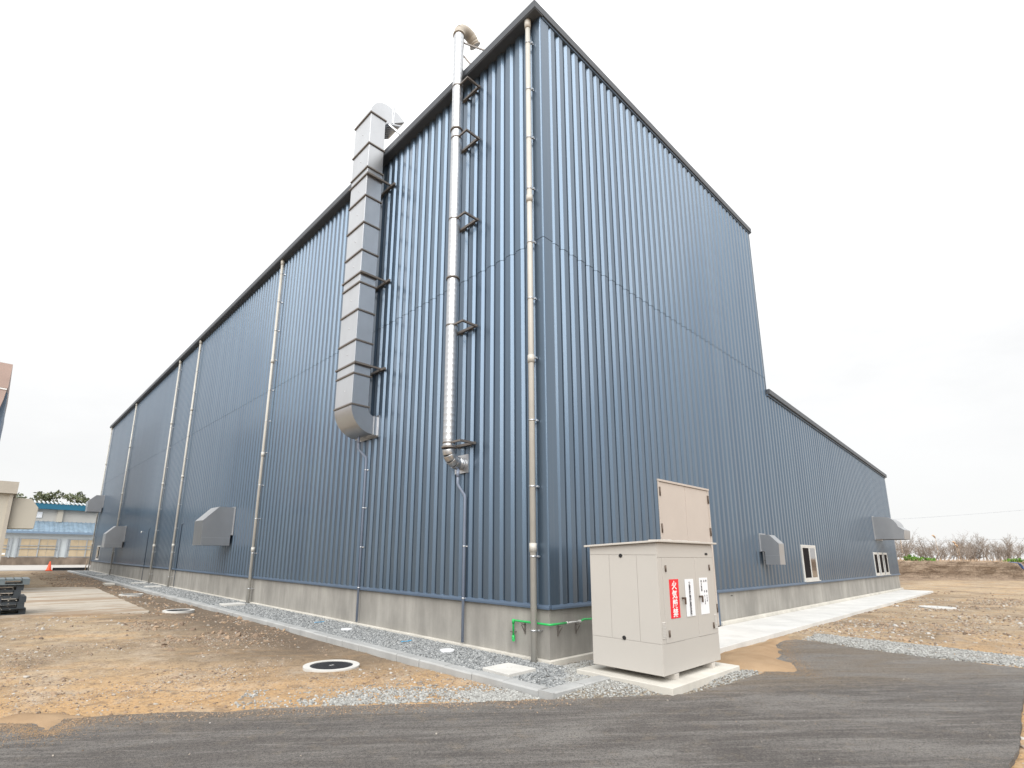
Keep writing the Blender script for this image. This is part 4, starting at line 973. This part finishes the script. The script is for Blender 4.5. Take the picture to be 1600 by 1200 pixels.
for k in range(70): mb.tube([(-18+k*.4, YF+2.6, 7.2), (-18+k*.4, YF+6, 7.6)], .1, 6)
o = mb.build('roof_corrugation', 'fwall', t_); o['kind'] = 'stuff'
for (x0, x1) in ((-7.6, -4.9), (-3.97, -.68), (.44, 3.7), (4.8, 8.1)):
    mb = MB(); mb.box(x0, x1, YF-.01, YF+.04, .87, 2.93)
    fr_ = mb.build('boarded_window', 'fgrey', t_); n = 4
    for k in range(n):
        a0 = x0+.08+(x1-x0-.16)*k/n; a1 = x0+.08+(x1-x0-.16)*(k+1)/n-.03
        for (z0, z1) in ((.94, 1.75), (1.83, 2.1), (2.16, 2.86)):
            mb = MB(); mb.box(a0, a1, YF-.04, YF-.012, z0, z1); mb.build('board', 'board', fr_)
    mb = MB(); mb.box(x0-.1, x1+.1, YF-.12, YF-.05, 2.10, 2.16); mb.box(x0-.1, x1+.1, YF-.12, YF-.05, 1.76, 1.82); mb.box((x0+x1)/2-.05, (x0+x1)/2+.05, YF-.12, YF-.05, .87, 2.93); mb.build('guard_rail', 'fgrey', fr_)
    for xx in (x0-.2, x1+.2):
        mb = MB(); mb.box(xx-.06, xx+.06, YF-.12, YF-.01, .8, 2.95); mb.build('guide_post', 'fgrey', fr_)
mb = MB(); mb.box(-.95, -.40, YF+3.1, YF+3.398, 5.0, 6.5); mb.build('duct_box', 'beige', t_)
mb = MB(); mb.box(-2.95, -2.35, YF+3.3, YF+3.398, 5.45, 6.15); mb.build('louvre_panel', 'white', t_)
# beige building with its own hood
t_ = thing('beige_building', 'beige flat roofed building at the left edge with overhanging roof trim', 'building', (-8, 26, 0))
mb = MB(); mb.box(-18, -6.22, 22, 29.5, -.2, 3.75); mb.build('wall', 'beige', t_)
mb = MB(); mb.box(-18.2, -6.03, 21.8, 29.7, 3.76, 4.22); mb.build('roof_trim', 'beigetrim', t_)
mb = MB(); mb.box(-6.24, -6.12, 21.93, 22.05, -.1, 3.75); mb.build('corner_post', 'beigetrim', t_)
t_ = thing('vent_hood', 'beige painted vent hood on the side of the beige building', 'vent hood', (-6, 22.2, 2.4))
poly = [(-6.11, 3.64), (-5.55, 3.62), (-5.30, 3.28), (-5.33, 2.45), (-6.11, 2.43)]
mb = MB(); mb.prism(poly, 'y', 22.15, 23.3); mb.build('casing', 'beige', t_, .01)
mb = MB(); mb.box(-6.12, -6.04, 22.1, 23.35, 3.66, 3.95); mb.build('top_flange', 'beigetrim', t_)
# tall pinkish building behind it
t_ = thing('pink_building', 'tall building with dusty pink cladding and blue grey side at the left edge', 'building', (-9, 34, 0))
mb = MB(); mb.box(-20, -7.02, 30.4, 40, -.2, 9.6); mb.build('wall', 'bluegrey', t_)
mb = MB(); mb.box(-20.1, -7.05, 30, 40.2, 9.75, 11.05); mb.build('parapet', 'pink', t_)
mb = MB(); mb.box(-20.1, -7.08, 30.02, 40.2, 9.66, 9.745); mb.build('parapet_strip', 'wletter', t_)
mb = MB(); mb.prism([(-20, 5.0), (-7.75, 5.0), (-7.30, 8.0), (-7.12, 9.2), (-7.09, 9.65), (-20, 9.65)], 'y', 30.05, 30.38); mb.build('cladding', 'pink', t_)
mb = MB(); mb.prism([(-20, 6.2), (-7.66, 6.2), (-7.44, 7.8), (-7.40, 8.6), (-7.5, 8.8), (-20, 8.8)], 'y', 29.98, 30.045); mb.build('window', 'beige', t_)
# cone, stake, steel beam
t_ = thing('traffic_cone', 'orange traffic cone standing at the far road edge', 'traffic cone', (-2.55, 51.8, 0))
mb = MB(); mb.tube([(-2.55, 51.8, .02), (-2.55, 51.8, .05), (-2.55, 51.8, .72)], [.19, .17, .035], 18); mb.build('cone', 'orange', t_)
mb = MB(); mb.box(-2.77, -2.33, 51.58, 52.02, -.04, .03); mb.build('base', 'orange', t_, .01)
mb = MB(); mb.box(-2.3, .2, 51.9, 52.1, -.03, .10); mb.box(-2.3, .2, 51.97, 52.03, .10, .2); tag(mb.build('steel_beam', 'iron'), 'dark steel beam lying along the road edge beside the orange cone', 'beam')
mb = MB(); mb.tube([(-.25, 50.6, -.2), (-.22, 50.6, .95)], [.035, .03], 8); tag(mb.build('wooden_stake', 'wood'), 'thin wooden stake at the far end of the gravel strip', 'stake')
t_ = thing('guard_post', 'short pale post with a cap at the road edge by the far building', 'post', (-5.6, 60, 0))
mb = MB(); mb.tube([(-5.6, 60, -.1), (-5.6, 60, 1.2)], .06, 10); mb.build('post', 'alu', t_); mb = MB(); mb.box(-5.9, -5.3, 59.95, 60.05, 1.2, 1.35); mb.build('cap', 'wletter', t_)
# small manhole-like frame & plate in the soil far left
mb = MB(); mb.box(-1.95, -1.55+.0, 27.2, 28.1, -.09, .0); tag(mb.build('ground_box', 'ledge'), 'small pale ground box half buried in the soil beside the kerb', 'ground box')
# pine trees behind
def foliage(clumps, per, size, mat, name, parent, off):
    C_ = []
    for (cx, cy, cz, rx, rz) in clumps:
        p = rng.normal(size=(per, 3)); p /= np.linalg.norm(p, axis=1, keepdims=True); p *= rng.uniform(.35, 1, (per, 1))**.5
        C_.append(p*np.array([rx, rx, rz])+np.array([cx, cy, cz]))
    P = np.concatenate(C_); n = len(P); d1 = rng.normal(size=(n, 3)); d1 /= np.linalg.norm(d1, axis=1, keepdims=True); d2 = rng.normal(size=(n, 3)); d2 -= (d2*d1).sum(1, keepdims=True)*d1; d2 /= np.linalg.norm(d2, axis=1, keepdims=True)
    s_ = size*rng.uniform(.6, 1.3, (n, 1)); d1 = d1*s_; d2 = d2*s_*.45
    V = np.stack([P-d1, P+d2, P+d1, P-d2], 1).reshape(-1, 3)-np.array(off); F = np.arange(4*n).reshape(n, 4)
    o = arr_mesh(name, V, F, mat); o.parent = parent; return o
for (x, y, h, wd, lab) in ((-4.4, 95, 9.6, 2.2, 'leftmost of the pines behind the teal roof'), (-1.3, 96, 11.2, 3.0, 'tallest pine behind the teal roof'), (3.0, 96, 10.9, 3.6, 'pine with broad flat crown behind the teal roof, third from left'), (6.3, 97, 9.6, 2.2, 'low pine behind the teal roof beside the warehouse')):
    t_ = thing('pine_tree', lab, 'tree', (x, y, 0), 'pines behind the far building')
    mb = MB(); mb.tube([(x, y, -.2), (x+.2, y, h*.5), (x+.1, y, h*.85)], [.28, .2, .08], 8)
    cl = []
    for k in range(26):
        a_ = rng.uniform(0, 2*PI); q = rng.uniform(.05, 1)*wd*.62; zc = h-.5-(q/wd)**2*2.2-rng.uniform(0, 1)*h*.34; cl.append((x+q*math.cos(a_), y+q*math.sin(a_), zc, rng.uniform(.5, 1.0), rng.uniform(.4, .75)))
        if k % 3 == 0: mb.tube([(x+.1, y, zc-.8), cl[-1][:3]], [.07, .03], 5)
    mb.build('trunk', 'trunk', t_); foliage(cl, 60, .25, 'pine', 'crown', t_, (x, y, 0))

# ================================================================== BACKGROUND, RIGHT
B0 = np.array([47.6, 2.0]); BD = np.array([.797, -.604]); BN = np.array([.604, .797])     # along the bank, and away from the camera
S_ = np.arange(-42, 70, .25); prof_ = [(-.8, -.12), (-.45, .0), (-.12, .06), (.0, .25), (.02, .45), (-.03, .65), (.05, .85), (.0, 1.05), (.08, 1.25), (.1, 1.40), (.7, 1.43), (1.6, 1.42), (4, 1.4), (9, 1.35), (16, 1.3), (24, 1.0), (30, -.3)]
V = []
for (d, z) in prof_:
    jit = fbm(S_, np.full(S_.shape, z*2.0), .9, 4, 61)*(.55 if z > .05 and d < .5 else .2)+fbm(S_, np.full(S_.shape, z*9.0), 3.2, 3, 67)*(.30 if z > .05 and d < .5 else .05)
    zz = z+fbm(S_, np.full(S_.shape, d), .5, 4, 64)*(.10 if d < 3 else .3)*(1 if z > 0 else .2)
    q = B0[None]+BD[None]*S_[:, None]+BN[None]*(d+jit)[:, None]
    V.append(np.concatenate([q, zz[:, None]], 1))
V = np.stack(V, 1); n0, n1 = V.shape[:2]; J = np.arange(n0*n1).reshape(n0, n1)
bank = arr_mesh('earth_bank', V.reshape(-1, 3), np.stack([J[:-1, :-1], J[1:, :-1], J[1:, 1:], J[:-1, 1:]], -1).reshape(-1, 4), 'bank', True)
tag(bank, 'cut brown earth bank across the right background', kind='structure')
bp_ = lambda s_, d, z=1.4: (B0[0]+BD[0]*s_+BN[0]*d, B0[1]+BD[1]*s_+BN[1]*d, z)
# bare shrubs
def shrub_mesh(seed):
    rnd = random.Random(seed); mb = MB()
    lean = rnd.uniform(-.25, .1)
    def grow(p, d, ln, r, lv):
        pts = [p]; q = p.copy(); dd = d.copy()
        for k in range(3):
            dd = (dd+Vector((rnd.uniform(-.3, .3)+lean*.3, rnd.uniform(-.3, .3), rnd.uniform(-.1, .22)))).normalized(); q = q+dd*ln/3; pts.append(q.copy())
        mb.tube(pts, [r, r*.85, r*.7, r*.5], 3 if lv > 1 else 5, False)
        if lv >= 5 or (lv >= 4 and rnd.random() < .35): return
        for k in range(rnd.choice((3, 4)) if lv < 3 else 3):
            i = rnd.choice((1, 2, 3)); nd = (dd+Vector((rnd.uniform(-.95, .95), rnd.uniform(-.95, .95), rnd.uniform(-.25, .6)))).normalized(); grow(pts[i], nd, ln*rnd.uniform(.5, .75), max(r*.56, .0045), lv+1)
    for k in range(rnd.choice((3, 4, 5))): grow(Vector((rnd.uniform(-.35, .35), rnd.uniform(-.3, .3), -.1)), Vector((rnd.uniform(-.45, .45), rnd.uniform(-.4, .4), 1)).normalized(), rnd.uniform(.85, 1.2), .03, 1)
    me = mb.build('bare_shrub', 'bark').data; return me
meshes = []
for sd_ in range(6):
    meshes.append(shrub_mesh(100+sd_)); o = [o for o in bpy.data.objects if o.data is meshes[-1]][0]; bpy.data.objects.remove(o)
k = 0; s_ = -3.0
while s_ < 27:
    o = bpy.data.objects.new('bare_shrub', meshes[k % 6]); COL.objects.link(o); d = rng.uniform(1.6, 12)
    o.location = bp_(s_, d, 1.35); o.rotation_euler = (0, 0, rng.uniform(0, 6.28)); sc_ = rng.uniform(.75, 1.12)*(1+.02*d); o.scale = (sc_*1.15, sc_*1.15, sc_*.95)
    tag(o, 'bare leafless shrub growing on top of the earth bank', 'shrub', 'bare shrubs along the earth bank'); k += 1; s_ += rng.uniform(.32, .62)
def weed(s_, d, wd, h, lab, n=260):
    p = bp_(s_, d, 1.32); t_ = tag(bpy.data.objects.new('weed', None), lab, 'weed', 'green weeds on the bank'); COL.objects.link(t_); t_.location = p; LOC[t_.name] = p
    mb = MB()
    for q in range(5): mb.tube([p, (p[0]+rng.uniform(-.3, .3)*wd, p[1]+rng.uniform(-.3, .3)*wd, p[2]+h*.7)], .012, 4)
    mb.build('stem', 'weed', t_)
    cl = [(p[0]+rng.uniform(-1, 1)*wd*.5, p[1]+rng.uniform(-1, 1)*wd*.5, p[2]+rng.uniform(.15, .8)*h, .3, .2) for q in range(9)]
    foliage(cl, n//9, .11, 'weed', 'leaves', t_, p)
weed(.9, .9, .7, .5, 'bright green weed clump on the bank beside the warehouse corner', 400)
weed(2.1, .8, .6, .28, 'low green weed patch just right of the bright green clump')
weed(10.2, .9, .9, .28, 'low green weed patch at the middle of the bank top')
weed(13.5, .9, .6, .6, 'green weed clump toward the right end of the bank')
mb = MB(); t_ = thing('dry_grass', 'dry straw coloured grass along the lip of the bank', None); t_['kind'] = 'stuff'
for q in range(1500):
    s_ = rng.uniform(-4, 28); p = bp_(s_, rng.uniform(.25, 2.5), 1.36); h_ = rng.uniform(.12, .4)
    e = (p[0]+rng.uniform(-.12, .12), p[1]+rng.uniform(-.12, .12), p[2]+h_)
    mb.add([(p[0]-.012, p[1]+.01, p[2]), (p[0]+.012, p[1]-.01, p[2]), e], [(0, 1, 2)])
mb.build('grass_blades', 'reed', t_)
for i, s_ in enumerate((.8, 4.1, 5.9, 6.1)):
    p = Vector(bp_(s_, 1.6, 1.35)); lean = Vector((rng.uniform(-.3, .1), .05, 0)); hh = (1.9, 2.0, 1.5, 1.25)[i]
    t_ = thing('reed', ('tall dry plumed reed nearest the warehouse corner on the bank', 'tallest dry plumed reed on the bank left of the blue tarp scrap', 'shorter dry reed of a close pair left of the blue tarp scrap', 'shortest dry reed right of a close pair left of the blue tarp scrap')[i], 'reed', tuple(p), 'dry plumed reeds on the bank')
    tp = p+lean+Vector((0, 0, hh)); mb = MB(); mb.tube([p, p+lean*.4+Vector((0, 0, hh*.55)), tp], .012, 5); mb.build('stem', 'reed', t_)
    mb = MB(); mb.tube([tp-Vector((0, 0, .05)), tp+Vector((-.08, .04, .12)), tp+Vector((-.22, .1, .2)), tp+Vector((-.34, .16, .18))], [.02, .07, .06, .01], 7); mb.build('plume', 'reed', t_)
p = bp_(8.3, -.35, 1.28); mb = MB()
A_ = [(0, 0, .12), (.35, -.2, .1), (.75, -.5, .02), (.95, -.6, -.22), (1.0, -.66, -.42)]
for i in range(len(A_)-1):
    a_, b_ = A_[i], A_[i+1]; wv = .14
    mb.bar((p[0]+a_[0], p[1]+a_[1], p[2]+a_[2]), (p[0]+b_[0], p[1]+b_[1], p[2]+b_[2]), .2, .03)
tag(mb.build('tarp_scrap', 'tarp'), 'torn scrap of blue tarpaulin hanging over the bank lip', 'tarpaulin')
# low field of pale dust on the haul track in front of the bank
def wire(p, q, sag, lab):
    P = [Vector(p).lerp(Vector(q), t)-Vector((0, 0, sag*4*t*(1-t))) for t in np.linspace(0, 1, 24)]; mb = MB(); mb.tube(P, .022, 5); tag(mb.build('power_line', 'fgrey'), lab, 'cable', 'overhead cables beyond the bank')
wire((100.46, 25.67, 7.59), (120.0, -17.56, 10.88), .5, 'upper overhead power cable crossing the sky at right')
wire((100.98, 26.18, 4.26), (120.81, -16.78, 5.79), .4, 'lower overhead power cable just above the bare shrubs')
print('objects', len(bpy.data.objects), 'tris', sum(len(m_.polygons) for m_ in bpy.data.meshes))
